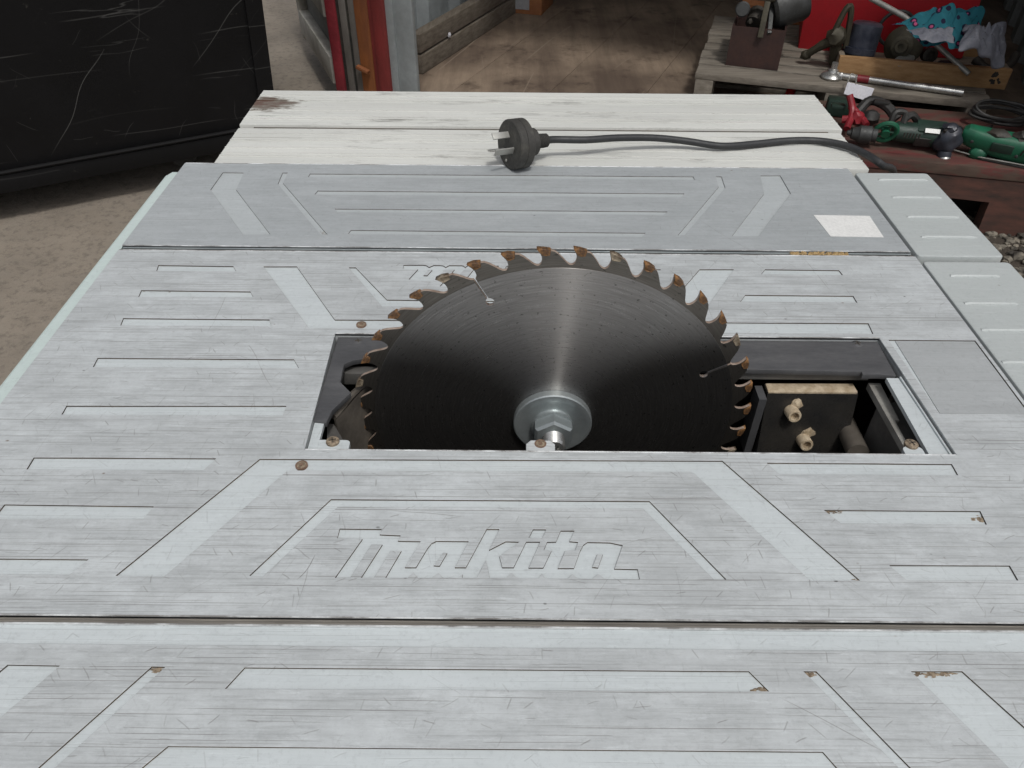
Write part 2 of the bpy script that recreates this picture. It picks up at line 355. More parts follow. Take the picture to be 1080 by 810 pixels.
    def blob(s, c, r, amp=.25, seed=0, sub=2, mi=0, freq=3):
        g = bmesh.ops.create_icosphere(s.b, subdivisions=sub, radius=1)
        for v in g['verts']:
            k = 1+amp*noise.noise(v.co*freq*.5+Vector((seed*3.7, seed, 0)))*2
            v.co = Vector((v.co.x*r[0]*k, v.co.y*r[1]*k, v.co.z*r[2]*k))
        s._new(g['verts'], mi, Matrix.Translation(Vector(c))); return s
    def mesh(s, name='m'):
        bmesh.ops.recalc_face_normals(s.b, faces=s.b.faces); me = bpy.data.meshes.new(name); s.b.to_mesh(me); s.b.free(); return me
    def put(s, name, mats, parent=None, origin=None, smooth=35): return put(name, s.mesh(name), mats, parent, origin, smooth)

def sheet(polys, z0, z1, bev=0.0):
    """flat plate with holes from 2D outlines (even-odd), as a mesh with real thickness"""
    cu = bpy.data.curves.new('outline', 'CURVE'); cu.dimensions = '2D'; cu.fill_mode = 'BOTH'
    for p in polys:
        sp = cu.splines.new('POLY'); sp.points.add(len(p)-1); sp.use_cyclic_u = True
        for q, v in zip(sp.points, p): q.co = (v[0], v[1], 0, 1)
    cu.extrude = (z1-z0)/2-bev; cu.bevel_depth = bev; cu.bevel_resolution = 1; cu.offset = -bev
    o = bpy.data.objects.new('outline', cu); C.objects.link(o)
    dg = bpy.context.evaluated_depsgraph_get(); me = bpy.data.meshes.new_from_object(o.evaluated_get(dg))
    bpy.data.objects.remove(o); bpy.data.curves.remove(cu)
    me.transform(Matrix.Translation((0, 0, (z0+z1)/2))); me.materials.clear(); return me
def join(meshes, mis):
    b = bmesh.new()
    for me, mi in zip(meshes, mis):
        n0 = len(b.faces); b.from_mesh(me); b.faces.ensure_lookup_table()
        if callable(mi):
            for f in b.faces[n0:]: f.material_index = mi(f)
        else:
            for f in b.faces[n0:]: f.material_index = mi
    out = bpy.data.meshes.new('joined'); b.to_mesh(out); b.free(); return out
def PP(pts, z=T): return [tuple(U(x, y, z)[:2]) for x, y in pts]
def rect(x0, x1, y0, y1): return [(x0, y0), (x1, y0), (x1, y1), (x0, y1)]
def rounded(poly, r, n=4):
    out = []; k = len(poly)
    for i in range(k):
        p = Vector(poly[i]).to_2d(); a = Vector(poly[i-1]).to_2d(); b = Vector(poly[(i+1) % k]).to_2d()
        da, db = a-p, b-p; rr = min(r, da.length*.45, db.length*.45); s_, e_ = p+da.normalized()*rr, p+db.normalized()*rr
        for j in range(n+1):
            t = j/n; q = s_*(1-t)**2+p*2*t*(1-t)+e_*t*t; out.append((q.x, q.y))
    return out

# =====================================================================  THE TABLE SAW
saw = empty('table_saw', (0, .45, 0), 'worn silver aluminium table saw with a toothed blade rising through its open top', 'table saw')
DEP = .00095
PZ = T-DEP       # floor of the cast pockets
def panel(name, outline, pockets, mats, holes=(), extra=(), th=.007, bev=.0006):
    """a cast top: pocketed skin on a solid slab"""
    outline_b = [outline]+list(holes)
    skin_ = sheet([outline]+list(holes)+list(pockets), T-.0024, T, .00022)
    def mi(f):
        c = f.calc_center_median(); nrm = f.normal
        if abs(nrm.z) > .9: return 0
        for e in outline_b:
            for a, b_ in zip(e, e[1:]+e[:1]):
                a, b2 = Vector(a), Vector(b_); d = (b2-a); L = d.length or 1e-9; q = Vector((c.x, c.y))-a
                if abs(d.x*q.y-d.y*q.x)/L < .0007 and -0.001 < q.dot(d)/L < L+.001: return 0
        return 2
    slab = sheet([outline]+list(holes), T-th, PZ, 0)
    slab.transform(Matrix.Translation((0, 0, 0)))
    # pull the slab in a hair so its sides never coincide with the skin's
    cx = sum(p[0] for p in outline)/len(outline); cy = sum(p[1] for p in outline)/len(outline)
    o = put(name, join([skin_, slab], [mi, lambda f: 1 if f.normal.z > .9 else 0]), mats, saw, smooth=30)
    return o

# --- measured pockets of the casting
V_BIG = [(122,607),(274,484),(762,486),(907,612),(855,612.5),(732,499),(728,497.5),(308,496),(301,498),(173,608)]
V_THIN = [(263,607),(349,526.5),(685,528.5),(766,611),(753,611),(678,536),(356,534.5),(277,608)]
MAINP = [V_BIG, V_THIN,
  [(35.6,482.5),(228,483.4),(214.6,495.7),(28,494.8)], [(4.6,532),(162,534),(151,547),(-7,547)], [(-14,589),(93,590),(73,606),(-27,605)],
  [(808.7,488),(1004,489.4),(1010.5,501),(821.7,499.7)], [(869,537.8),(1034,539),(1040.7,553),(887,551.6)], [(938,596),(1065,596.5),(1074,612),(956.5,612)],
  [(167,279.6),(246,280.7),(249,286),(165,285.6)], [(149,306),(264,307.4),(267,313),(146,313)], [(130,335.5),(284,337),(286,344),(127,343)],
  [(103,377.4),(310,379),(315,388),(98,387)], [(70,428),(302,428),(298,438),(65,437)],
  [(278,281),(313,281),(353,337),(690,339),(738,284),(774,284),(728,348),(326,346)],
  [(368,282),(375,282),(408,316),(660,319),(690,284),(697,284),(664,325),(403,323)],
  [(807,284),(885,285),(889,290),(803,289)], [(786,311),(900,312),(904,319),(781,318)], [(763.6,340),(916,341),(921,352),(757.5,351)]]
# lettering cast into the front of the top (outline followed letter by letter)
A = lambda l: [(340+x/6, 545+y/6) for x, y in l]
B = lambda l: [(500+x/6, 545+y/6) for x, y in l]
LOGO = (A([(110,75),(375,78),(362,112),(495,118),(478,152),(622,155),(522,320),(592,320),(665,200),(690,168),(722,153),(925,155),(838,320),(908,320),(1040,78)])
  + B([(160,78),(95,210),(200,156),(285,158),(160,250),(178,320),(250,320),(330,158),(418,158),(345,322),(438,322),(490,215),(442,209),(462,160),(518,158),(548,88),(635,88),(603,155),(658,160),(640,210),(575,215),(530,325),(632,325),(672,215),(692,178),(718,160),(860,163),(940,180),(888,328),(1035,332),(1048,395),(850,395),(825,390),(785,360),(745,392),(680,391),(650,385),(622,360),(592,390),(470,389),(445,382),(430,358),(405,388),(290,388),(262,378),(238,352),(205,385),(100,385),(75,275),(15,385)])
  + A([(885,385),(888,362),(855,385),(765,385),(735,355),(690,385),(605,385),(575,350),(540,385),(400,385),(500,215),(430,215),(325,385),(245,385),(380,175),(310,172),(175,385),(80,385),(250,145),(253,139),(95,135)]))
LOGO_HOLES = [A([(765,225),(790,228),(742,310),(705,308)]), B([(780,235),(815,238),(785,322),(748,318)])]
LOGO_DOT = B([(372,80),(455,80),(432,133),(347,133)])
logo_front = [PP(LOGO)]+[PP(h) for h in LOGO_HOLES]+[PP(LOGO_DOT)]
allx = [p[0] for p in logo_front[0]]; ally = [p[1] for p in logo_front[0]]
lcx, lcy = (min(allx)+max(allx))/2, (min(ally)+max(ally))/2
tc = U(529, 291)
logo_rear = [[(tc.x-(x-lcx), tc.y-(y-lcy)) for x, y in p] for p in logo_front]

hole = PP([(352,353),(926,355.5),(1008,479.5),(322,475)])
hole = [(-.1210,.4135),(.2505,.4135),(.2550,.3035),(-.1185,.3035)]
# front tab that carries the middle insert screw juts into the opening
tabc = U(570, 468).x
hole = [(-.1210,.4140),(.2505,.4140),(.2550,.3036),(tabc+.0083,.3036),(tabc+.0083,.3095),(tabc+.0055,.3125),(tabc-.0055,.3125),(tabc-.0083,.3095),(tabc-.0083,.3036),(-.1185,.3036)]
milled = [(.2565,.4120),(.3168,.4120),(.3168,.3382),(.2580,.3382)]
milled_in = [(.2560,.4118),(.3150,.4118),(.3150,.3384),(.2600,.3384)]
mo = rect(-.3115, .3175, .1955, .5205)
main = panel('table_top', mo, [PP(p) for p in MAINP]+logo_front+logo_rear+[milled_in], ['cast aluminium', 'pocket aluminium', 'grime'], [hole])
# milled flat beside the opening sits in its pocket
put('milled_flat', sheet([[(x*1+.0, y) for x, y in rect(.2605, .3145, .3389, .4113)]], PZ-.001, T-.0005, 0), 'milled aluminium', saw, smooth=0)
FP = [[(8,701),(63,702),(0,757),(-60,757)], [(160,703),(174,703.5),(40,826),(22,826)], [(258,704),(790,708),(811,729),(237.4,726.3)],
      [(177,787),(868,793),(905,835),(125,830)], [(847.6,708),(861,708),(985,835),(973,835)], [(961,708),(1015,708),(1160,838),(1090,835)]]
yb0, yb1 = U(540, 662.5).y, U(540, 683).y
front = panel('table_top', rect(-.3115, .3175, .030, .1912), [rect(-.3095, .3155, yb1, yb0)]+[PP(p) for p in FP], ['cast aluminium', 'pocket aluminium', 'grime'])
RP = [[(235,181.7),(257,182),(249,200),(285,247),(256,247),(222,200)], [(298,182),(303.5,182),(298.5,193),(345,247),(338,247),(293,194)],
      [(327,183),(731,186),(733,189.5),(325,186.5)], [(335,201),(722,204),(718,208),(332,205)], [(353,220),(704,223),(700,226.5),(356,223.5)], [(370,242.5),(681,245.5),(677,249.5),(367,246.5)],
      [(755,186),(761,186),(765,198),(722,248),(715,248),(758,197)], [(802,185),(823,185),(834,204),(800,249),(772,249),(806,204)]]
rear = panel('table_top', rect(-.3115, .3165, .5275, .6785), [PP(p) for p in RP], ['rear dimmed aluminium', 'rear dimmed pocket', 'groove metal'])
# grooves between the castings: a dark strip lower down, with a bright bead on either lip
for y0, y1, m_ in ((.5203, .5277, 'groove metal'), (.1915, .1957, 'groove dull')):
    b = MB(); b.box((.003, (y0+y1)/2, T-.0050), (.62, y1-y0+.004, .004), mi=0)
    b.put('groove_strip', m_, saw)
    for yy, rr in ((y0+.0016, .0009), (y1-.0013, .0007)):
        b = MB(); b.tube([(-.3105, yy, T-.0018), (.3165, yy, T-.0018)], rr, 8); b.put('groove_bead', ('zinc' if y0 > .4 else 'groove dull'), saw)
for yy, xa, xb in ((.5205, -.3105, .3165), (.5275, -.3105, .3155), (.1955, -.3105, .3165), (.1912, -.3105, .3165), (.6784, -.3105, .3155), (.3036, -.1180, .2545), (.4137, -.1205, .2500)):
    b = MB(); b.tube([(xa, yy, T-.0001), ((xa+xb)/2, yy, T), (xb, yy, T-.0001)], .00042, 6); b.put('worn_edge_glint', 'worn edge glint', saw)  # thin tubes paint the light caught along the worn lips
# pale extruded rear extensions with fine ribs
for x0, x1, y0, y1, ribs in ((-.2853, .3375, .6805, .7655, (.698, .717, .735, .751)), (-.2868, .3425,   .7745, .8735, (.790, .815, .842, .858))):
    o = sheet([rect(x0, x1, y0, y1)], T-.02, T-.0012, .0006)
    b = MB()
    for yr in ribs: b.box(((x0+x1)/2, yr, T-.0012), (x1-x0-.001, .0013, .0016))
    for yr in ribs[::2]: b.box(((x0+x1)/2, yr+.006, T-.0012), (x1-x0-.001, .0006, .0010))
    put('extension_board', join([o, b.mesh()], [0, 0]), 'pale aluminium', saw)
b = MB(); b.box((.028, .770, T-.010), (.60, .014, .012)); b.put('support_strip', 'grime', saw)
# left rail
b = MB(); b.prism([(-.3215, .05), (-.3130, .05), (-.3130, .665), (-.3195, .665), (-.3215, .66)], T-.03, T-.003); b.put('side_rail', 'rail paint', saw)
b = MB(); b.tube([(-.3225, .05, T-.006), (-.3225, .66, T-.006)], .0025, 8); b.put('rail_edge', 'rail paint', saw)
# right side extension castings ; raised ribs stand in for the slots' highlights
for y0, y1, rb in ((.5235, .6735, ((929,977,188),(943,992,206.5),(959,1010,227),(974,1029,248))), (.30, .5160, ((1005,1053,289),(1020,1072,318),(1038,1090,346),(1060,1110,380)))):
    ol = rounded([(.3215, y0), (.3900, y0), (.3900, y1), (.3215, y1)], .004)
    me = sheet([ol], T-.018, T-.0015, .0012)
    b = MB()
    for xa, xb, yy in rb:
        p, q = U(xa, yy), U(xb, yy+.6)
        b.tube([(p.x-.001, p.y, T-.0030), (p.x+.002, p.y, T-.0022), (q.x-.002, p.y, T-.0022), (q.x+.001, p.y, T-.0030)], .0022, 10)
    put('side_extension', join([me, b.mesh()], [0, 0]), 'side aluminium', saw)
b = MB(); b.box((.3196, .49, T-.0115), (.003, .36, .012)); b.put('side_trim', 'groove metal', saw)
# ledges inside the opening
b = MB(); LZ = T-.0035
p = [U(935,399,LZ), U(946,397,LZ), U(1000,479.5,LZ), U(980,479.5,LZ)]
b.prism([(p[0].x,.3755),(.2500,.3755),(.2540,.3038),(p[3].x,.3038)], LZ-.003, LZ)
b.prism([(.2505,.3755),(.2515,.3755),(.2545,.3038),(.2535,.3038)], LZ-.002, LZ+.0012)
b.prism(rounded([(.2285,.3038),(.2400,.3038),(.2400,.3135),(.2285,.3135)], .003), LZ-.0031, LZ-.0002)
b.put('ledge', 'pocket aluminium', saw)
b = MB(); b.prism([(-.1180,.3038),(-.1125,.3038),(-.1128,.3320),(-.1185,.3320)], LZ-.003, LZ)
b.prism(rounded([(-.1178,.3038),(-.0945,.3038),(-.0945,.3150),(-.1178,.3150)], .003), LZ-.0031, LZ-.0002)
b.put('ledge', 'pocket aluminium', saw)
# black zero-clearance insert left in place at the back
ins = [(357,353.5),(925,356),(945,396),(926,394.5),(910,395),(909,392),(773,389),(403,384.5),(392,379),(385,378),(372,380),(363,384),(361,392),(359,403),(370,414),(350,433),(344,445.5),(329,444)]
IZ = T-.0022
insp = PP(ins, IZ); insp = [(max(x, -.1195) if x < 0 else min(x, .2495), min(y, .4125)) for x, y in insp]
put('insert_plate', sheet([insp], IZ-.004, IZ, .0003), 'black insert', saw)
# cross screws
def screw(px, py, z, r, m='rusty screw', tilt=.3):
    c = U(px, py, z); b = MB()
    b.lathe([(-.002, r*.9), (0, r), (r*.25, r*.95), (r*.42, r*.6), (r*.45, .0004)], c, (0, 0, 1), 20)
    for a in (tilt, tilt+math.pi/2):
        b.box((c.x, c.y, z+r*.44), (r*1.1, r*.22, r*.10), Matrix.Rotation(a, 3, 'Z'), mi=1)
    b.put('screw', [m if m != 'rusty screw' else 'dirty screw', 'grime'], saw)
screw(351, 466, LZ, .0040); screw(961, 469, LZ, .0040); screw(378, 361, IZ-.0012, .0038, 'black insert'); screw(904, 364, IZ-.0012, .0040, 'black insert')
for px, py in ((381, 342), (318, 490.5), (570, 468)):
    c = U(px, py); r_ = .0028; b = MB()
    b.lathe([(-.002, r_), (.0001, r_), (.0004, r_*.8), (.0005, .0003)], c, (0, 0, 1), 18)
    b.lathe([(-.001, r_*1.25), (.0002, r_*1.25), (.00025, r_*1.0)], c, (0, 0, 1), 18, mi=1)
    b.lathe([(0, r_*.42), (.0009, r_*.42)], c-Vector((0, 0, .0001)), (0, 0, 1), 6, mi=1); b.put('set_screw', ['dirty screw', 'rusty screw'], saw)
# dark well under the opening
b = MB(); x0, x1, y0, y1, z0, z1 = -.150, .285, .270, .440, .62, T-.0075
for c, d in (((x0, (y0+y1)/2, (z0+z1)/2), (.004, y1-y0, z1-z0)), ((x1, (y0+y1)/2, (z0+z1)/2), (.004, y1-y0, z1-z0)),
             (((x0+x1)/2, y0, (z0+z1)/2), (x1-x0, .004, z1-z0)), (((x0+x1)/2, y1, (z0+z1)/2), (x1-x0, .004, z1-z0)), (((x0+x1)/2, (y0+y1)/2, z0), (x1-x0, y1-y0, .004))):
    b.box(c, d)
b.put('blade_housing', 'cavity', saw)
# left: dusty guard, grey stop block
b = MB(); n = 10; pts = []
for i in range(n):
    a = R(-10+i*13); pts.append((-.108+.026*(1-math.cos(a)), .385-.016*i*.8, T-.012-.004*i))
b.tube([U(352,440,T-.012), U(362,428,T-.012), U(371,417,T-.012), U(380,409,T-.013), U(392,402,T-.014)], .0022, 8, sub=3)
g = [U(352,441,T-.012), U(380,410,T-.012), U(398,398,T-.016)]
for a, c in zip(g, g[1:]):
    q = [b.b.verts.new(v) for v in (a, c, Vector((c.x, c.y, T-.09)), Vector((a.x, a.y, T-.09)))]; b.b.faces.new(q)
    q = [b.b.verts.new(v+Vector((.0015, -.0015, 0))) for v in (a, c, Vector((c.x, c.y, T-.09)), Vector((a.x, a.y, T-.09)))]; b.b.faces.new(q)
b.put('inner_guard', 'dusty steel', saw)
c = U(382, 396, T-.016); b = MB(); b.box((c.x, c.y+.0, c.z), (.030, .008, .010), bev=.001); b.put('stop_block', 'inner grey', saw)
b = MB(); b.prism([U(345,447,T-.02)[:2], U(352,447,T-.02)[:2], U(368,475,T-.02)[:2], U(345,475,T-.02)[:2]], T-.07, T-.02); b.put('inner_bracket', 'inner grey', saw)
# right: riving-knife carrier, a dark block with dusty top edge and two cap screws
br = MB(); zt = T-.018
tl, tr = U(806, 405, zt), U(900, 405, zt)
X0, X1, YB = tl.x, tr.x, tl.y; YF = U(850, 415, zt).y
sl = Matrix.Rotation(R(0), 3, 'X')
Zl = .050
prof = [(YB, zt), (YF, zt-.0005), (YF-.012, zt-Zl), (YB, zt-Zl)]
rings = [br.ring([(x, y, z) for y, z in prof]) for x in (X0, X1)]
br.skin(rings); car = br.put('riving_knife_carrier', 'glossy black', saw, smooth=20)
b = MB(); b.box(((X0+X1)/2, (YB+YF)/2, zt+.0004), (X1-X0-.001, YB-YF, .0016), bev=.0006, jit=.0003); b.put('sawdust_edge', 'sawdust pale', car)
b = MB(); b.box((X0-.004, (YB+YF)/2-.003, zt-.026), (.005, .014, .05)); b.put('carrier_cheek', 'black insert', car)
nrm = Vector((0, -Zl, .012)).normalized()*1
for px, py in ((834, 433), (846.5, 463)):
    v = ray(px, py); # on the sloped face
    n_ = Vector((0, -1, .24)).normalized(); P0 = Vector((X0, YF, zt)); t_ = (P0-CAM).dot(n_)/v.dot(n_); c = CAM+v*t_
    b = MB(); b.lathe([(-.001, .0046), (.0115, .0046), (.0125, .0041), (.0125, .0030), (.0085, .0028), (.0085, .0003)], c-n_*.004, n_, 18); b.put('cap_screw', 'sawdust pale', car)
    b = MB(); b.blob(c+Vector((.003, .001, .004)), (.0042, .0016, .005), .3, px); b.put('sawdust_smear', 'sawdust pale', car)
b = MB(); p, q = U(772, 391, T-.007), U(918, 394, T-.007); b.box(((p.x+q.x)/2, p.y+.001, T-.010), (q.x-p.x, .006, .005)); b.put('inner_rib', 'inner grey', saw)
b = MB(); p = U(922, 404, T-.015); b.prism([(p.x-.004, p.y), (p.x+.004, p.y), (p.x+.003, p.y-.036), (p.x+.0002, p.y-.036), (p.x, p.y-.06), (p.x-.003, p.y-.06)], T-.02, T-.015); b.put('inner_rib', 'inner pale', saw)
b = MB(); p = U(948, 425, T-.030); b.box((p.x, p.y, p.z), (.016, .004, .03), Matrix.Rotation(.2, 3, 'Z'), .001); b.box((p.x+.004, p.y-.02, p.z-.01), (.005, .03, .02), Matrix.Rotation(-.3, 3, 'Z'), .001)
b.tube([U(938,455,T-.03), U(946,447,T-.028), U(955,462,T-.022)], .0022, 8, mi=0); b.put('inner_bracket', 'dusty steel', saw)
b = MB(); b.tube([U(890,445,T-.05), U(905,478,T-.045)], .007, 14); b.put('dust_tube', 'dusty steel', saw)
b = MB(); b.box((U(905,430,T-.05).x+.004, .345, T-.045), (.012, .05, .05), Matrix.Rotation(.15, 3, 'Z')); b.put('inner_plate', 'inner grey', saw)

# --- blade
BC = Vector((.027, .367, .8165)); RB = .1294
def pol(a, r): a = R(a); return (r*math.sin(a), r*math.cos(a))
def slot_hole(a0, r0, r1, hr, w, skew):
    """expansion slot running in from a gullet to a round hole"""
    out = []; P = Vector(pol(a0, r0)); Q = Vector(pol(a0+skew, r1)); d = (Q-P).normalized(); s = Vector((-d.y, d.x))
    # path runs clockwise: coming from the left side of the slot (viewed) down, round the hole, and back
    s = -s if s.x*math.cos(R(a0))-s.y*math.sin(R(a0)) > 0 else s          # s = towards anticlockwise side
    out.append(P+s*w); out.append(Q-d*hr*.98+s*w)
    base = math.atan2(-d.y, -d.x); sgn = 1 if (s.x*math.cos(base+math.pi/2)+s.y*math.sin(base+math.pi/2)) > 0 else -1
    for k in range(1, 16):
        a = base+sgn*(2*math.pi*k/16); out.append(Q+Vector((math.cos(a), math.sin(a)))*hr)
    out.append(Q-d*hr*.98-s*w); out.append(P-s*w)
    return [tuple(v) for v in out]
outl = []
for k in range(40):
    a = 3+9*k
    for da, dr in ((0, -.0004), (.5, -.0004), (2.2, -.0008), (4.2, -.0018), (5.2, -.0036), (6.3, -.0062), (7.3, -.0086), (8.0, -.0098)):
        outl.append(pol(a+da, RB+dr))
    if k % 10 == 6: outl += slot_hole(a+8.85, RB-.0101, RB-.0275, .0027, .00065, .9)
    else: outl += [pol(a+8.6, RB-.0103), pol(a+9.1, RB-.0102)]
    for da, dr in ((9.65, -.0092), (9.95, -.0072), (9.95, -.0050), (9.7, -.0033)): outl.append(pol(a+da, RB+dr))
def upright(me): me.transform(Matrix.Translation(BC) @ Matrix(((1,0,0,0),(0,0,-1,0),(0,1,0,0),(0,0,0,1)))); return me
me = upright(sheet([outl], -.0011, .0011, .00012))
blade = put('saw_blade', me, ['blade rim', 'lit rim'], saw, BC, 30)
for f_ in me.polygons:
    if abs(f_.normal.y) < .25: f_.material_index = 1  # gullet walls coloured pale for the light they catch
blade['label'] = 'round dark steel blade with brown resin on its tips'
RG = .1172; N = 160; th0 = .0013
gr_out = []
slots = [(3+9*k+8.85) for k in (6, 16, 26, 36)]
ring2 = []
for k in range(N):
    a = 360*k/N; ring2.append(pol(a, RG))
# ground faces with the same slots cut through
ol2 = []; sl = sorted([(s % 360) for s in slots]); angs = [360*k/N for k in range(N)]
for k, a in enumerate(angs):
    if not any(abs((a-s+180) % 360-180) < .9 for s in sl): ol2.append(pol(a, RG))
    nxt = a+360/N
    for s in sl:
        if a <= s < nxt: ol2 += slot_hole(s, RG, RB-.0275, .0027, .00065, .9)
me = upright(sheet([ol2], -.00135, .00135, .00012)); put('ground_face', me, 'blade ground', blade, BC, 30)
tp = [pol(-.15, RB+.0006), pol(1.6, RB+.0003), pol(3.3, RB-.0007), pol(3.0, RB-.0036), pol(1.9, RB-.0040), pol(.95, RB-.0036), pol(.6, RB-.0018)]
base_tip = None
tips = []
for v in range(3):
    me = sheet([tp], -.0017, .0017, .0002); me.transform(Matrix(((1,0,0,0),(0,0,-1,0),(0,1,0,0),(0,0,0,1))))
    for vv in me.vertices: vv.co += Vector([noise.noise(vv.co*700+Vector((v*5, i*9, 0)))*.0007 for i in range(3)])
    me.materials.append(M['brown resin' if v != 2 else 'carbide']); tips.append(me)
for k in range(40):
    o = bpy.data.objects.new('carbide_tip', tips[(k*7 % 5) % 3]); C.objects.link(o); o.parent = blade; o.rotation_euler.y = R(3+9*k)
def ydisc(prof, n=48, **kw):
    b = MB(); b.lathe(prof, BC, (0, -1, 0), n, **kw); return b
ydisc([(.0012, .0235), (.0015, .0258), (.0062, .0258), (.0068, .0250), (.0068, .0215), (.0058, .0195), (.0058, .013), (.0078, .0125), (.0078, .002)]).put('flange', 'zinc', blade)
b = ydisc([(.0076, .0128), (.0090, .0140), (.0100, .0140), (.0102, .0128)]); b.lathe([(.0102, .0138), (.0175, .0138), (.0190, .0120), (.0190, .0068)], BC, (0, -1, 0), 6, phase=R(30)); b.put('arbor_nut', 'zinc', blade, smooth=30)
b = ydisc([(.0185, .0072)]+[(.019+.0009*i, .0074 if i % 2 else .0066) for i in range(10)]+[(.0288, .0064), (.0290, .0040), (.0250, .0036), (.0250, .0004)], 24); b.put('arbor_thread', 'bright steel', blade)

# --- cabinet and legs below
b = MB(); W = .012
b.box((0, .075, .69), (.52, W, .27)); b.box((0, .585, .69), (.52, W, .27)); b.box((-.255, .33, .69), (W, .5, .27)); b.box((.255+.045, .33, .69), (W, .5, .27))
b.put('cabinet', 'saw body paint', saw)
for sx in (-1, 1):
    for sy in (-1, 1):
        b = MB(); b.bar((sx*.24, .33+sy*.22, .56), (sx*.30, .33+sy*.28, .012), .035, .035, .004); leg = b.put('leg', 'black insert', saw)
        b = MB(); b.box((sx*.30, .33+sy*.28, .010), (.05, .05, .020), bev=.004); b.put('rubber_foot', 'black rubber', leg)
for sy in (-1, 1):
    b = MB(); b.bar((-.278, .33+sy*.258, .22), (.278, .33+sy*.258, .22), .025, .025); b.put('stretcher', 'black insert', saw)

for px, py, n_, r_ in ((166,706,50,3),(806,727,50,4),(1037,546,50,5),(985,710,90,11),(875,538,60,9),(852,710,40,4),(905,611,16,4),(343,246,20,3)):
    b = MB()
    for i in range(n_):
        c = U(px+random.gauss(0, r_), py+random.gauss(0, 1.2)); q_ = random.uniform(.00015, .0006); b.blob((c.x, c.y, PZ+.0001), (q_*2.2, q_, q_*.35), .5, i+px, 1)
    b.put('caked_dirt', 'dirty screw', saw)
# --- blank label stuck at the right of the rear casting
q = PP([(858,227),(917,228),(932,250.5),(876,249.5)]); me = sheet([q], T+.0001, T+.0003, 0)
tag(put('sticker', me, 'sticker white', None, U(890, 238)), 'blank white rectangular sticker on the right rear of the silver top', 'sticker')
# --- sawdust packed in the groove
b = MB()
for i in range(150):
    x = random.uniform(U(834,265).x, U(894,266).x); b.blob((x, .5240+random.gauss(0, .0014), T-.0012+random.uniform(-.0006, .0008)), [random.uniform(.0008, .0018)]*3, .4, i, 1)
tag(b.put('sawdust', 'sawdust', None, U(864, 266)), 'strip of orange sawdust packed in the groove behind the blade', 'sawdust', kind='stuff')
b = MB()
for i in range(46):
    x = random.uniform(U(655,655).x, U(705,655).x); b.blob((x, .1941+random.gauss(0, .0005), T-.0035+random.uniform(-.0004, .0004)), [random.uniform(.0005, .0011)]*3, .4, i+200, 1)
tag(b.put('rusty_dust', 'brown resin', None, U(680, 655)), 'brown rusty dust lying in the front groove of the silver top', 'dust', kind='stuff')

# =====================================================================  PLUG AND CABLE
pc = Vector(U(545, 181, T)); ax = Vector((-.85, -.50, .10)).normalized()      # the way the pins point
PR = .0225; z_off = T-.001+PR
cord = empty('mains_lead', (pc.x, .688, T), 'round black three pin plug on the pale rear board, cable trailing right', 'mains lead')
P0 = Vector((U(537, 181).x, .6735, z_off+.0012))
b = MB(); b.lathe([(-.004, .012), (-.002, .0185), (.0, PR-.0012), (.001, PR), (.0075, PR), (.008, PR-.0006), (.0085, PR), (.0145, PR), (.0155, PR-.001), (.0155, .001)], P0-ax*.0155, ax, 44)
plug = b.put('plug', 'black rubber', cord)
b = MB(); b.lathe([(-.002, .0125), (.004, .0125), (.0075, .0115), (.0085, .0105)], P0-ax*.0245, ax, 28); 
prof = []
for i in range(9): prof += [(.0018*i, .0072-.0001*i), (.0018*i+.001, .0062-.0001*i)]
b.lathe([(d, r) for d, r in [(-x, y) for x, y in prof]][::-1], P0-ax*.0260, ax, 20); b.put('strain_relief', 'black rubber', plug)
xs = ax.cross(Vector((0, 0, 1))).normalized(); ys = xs.cross(ax).normalized()
if xs.dot(Vector((0, 0, 1))) < 0: pass
roll0 = R(-75)
for k, (du, dv, rr, L) in enumerate(((-.0078, .0045, R(28), .0172), (.0078, .0045, R(-28), .0172), (0, -.0085, R(90), .0195))):
    u = xs*math.cos(roll0)+ys*math.sin(roll0); v = -xs*math.sin(roll0)+ys*math.cos(roll0)
    c = P0+u*du+v*dv; w = u*math.cos(rr+R(90))+v*math.sin(rr+R(90))
    fr = frame(c+ax*L/2, ax, w.cross(ax)); b = MB(); b.box(fr.translation, (L, .0062, .0016), frame((0,0,0), ax, ax.cross(w)).to_3x3(), .0004)
    b.put('pin', 'light metal', plug)
b = MB(); b.lathe([(0, .0016), (.0006, .0012)], P0+ys*-.016+xs*.003, ax, 12); b.put('plug_screw', 'light metal', plug)
st = P0-ax*.040
cz = T+.0030
pts = [st, st-ax*.008+Vector((.003, 0, 0))]+[Vector((*U(x, y, z)[:2], z)) for x, y, z in ((618,147.5,T+.016),(650,145.5,T+.014),(690,145.5,T+.011),(725,149,T+.007),(760,154,T+.0045),(795,152,cz),(830,148.5,cz),(862,148.5,cz),(890,153,T+.004),(912,162,T+.004),(930,174,T+.002),(942,188,T-.03))]
pts += [Vector((.372, .69, T-.10)), Vector((.385, .70, T-.4)), Vector((.40, .78, .02)), Vector((.52, 1.0, .006))]
b = MB(); b.tube(pts, .0034, 12, sub=6); b.put('cable', 'cable rubber', cord)

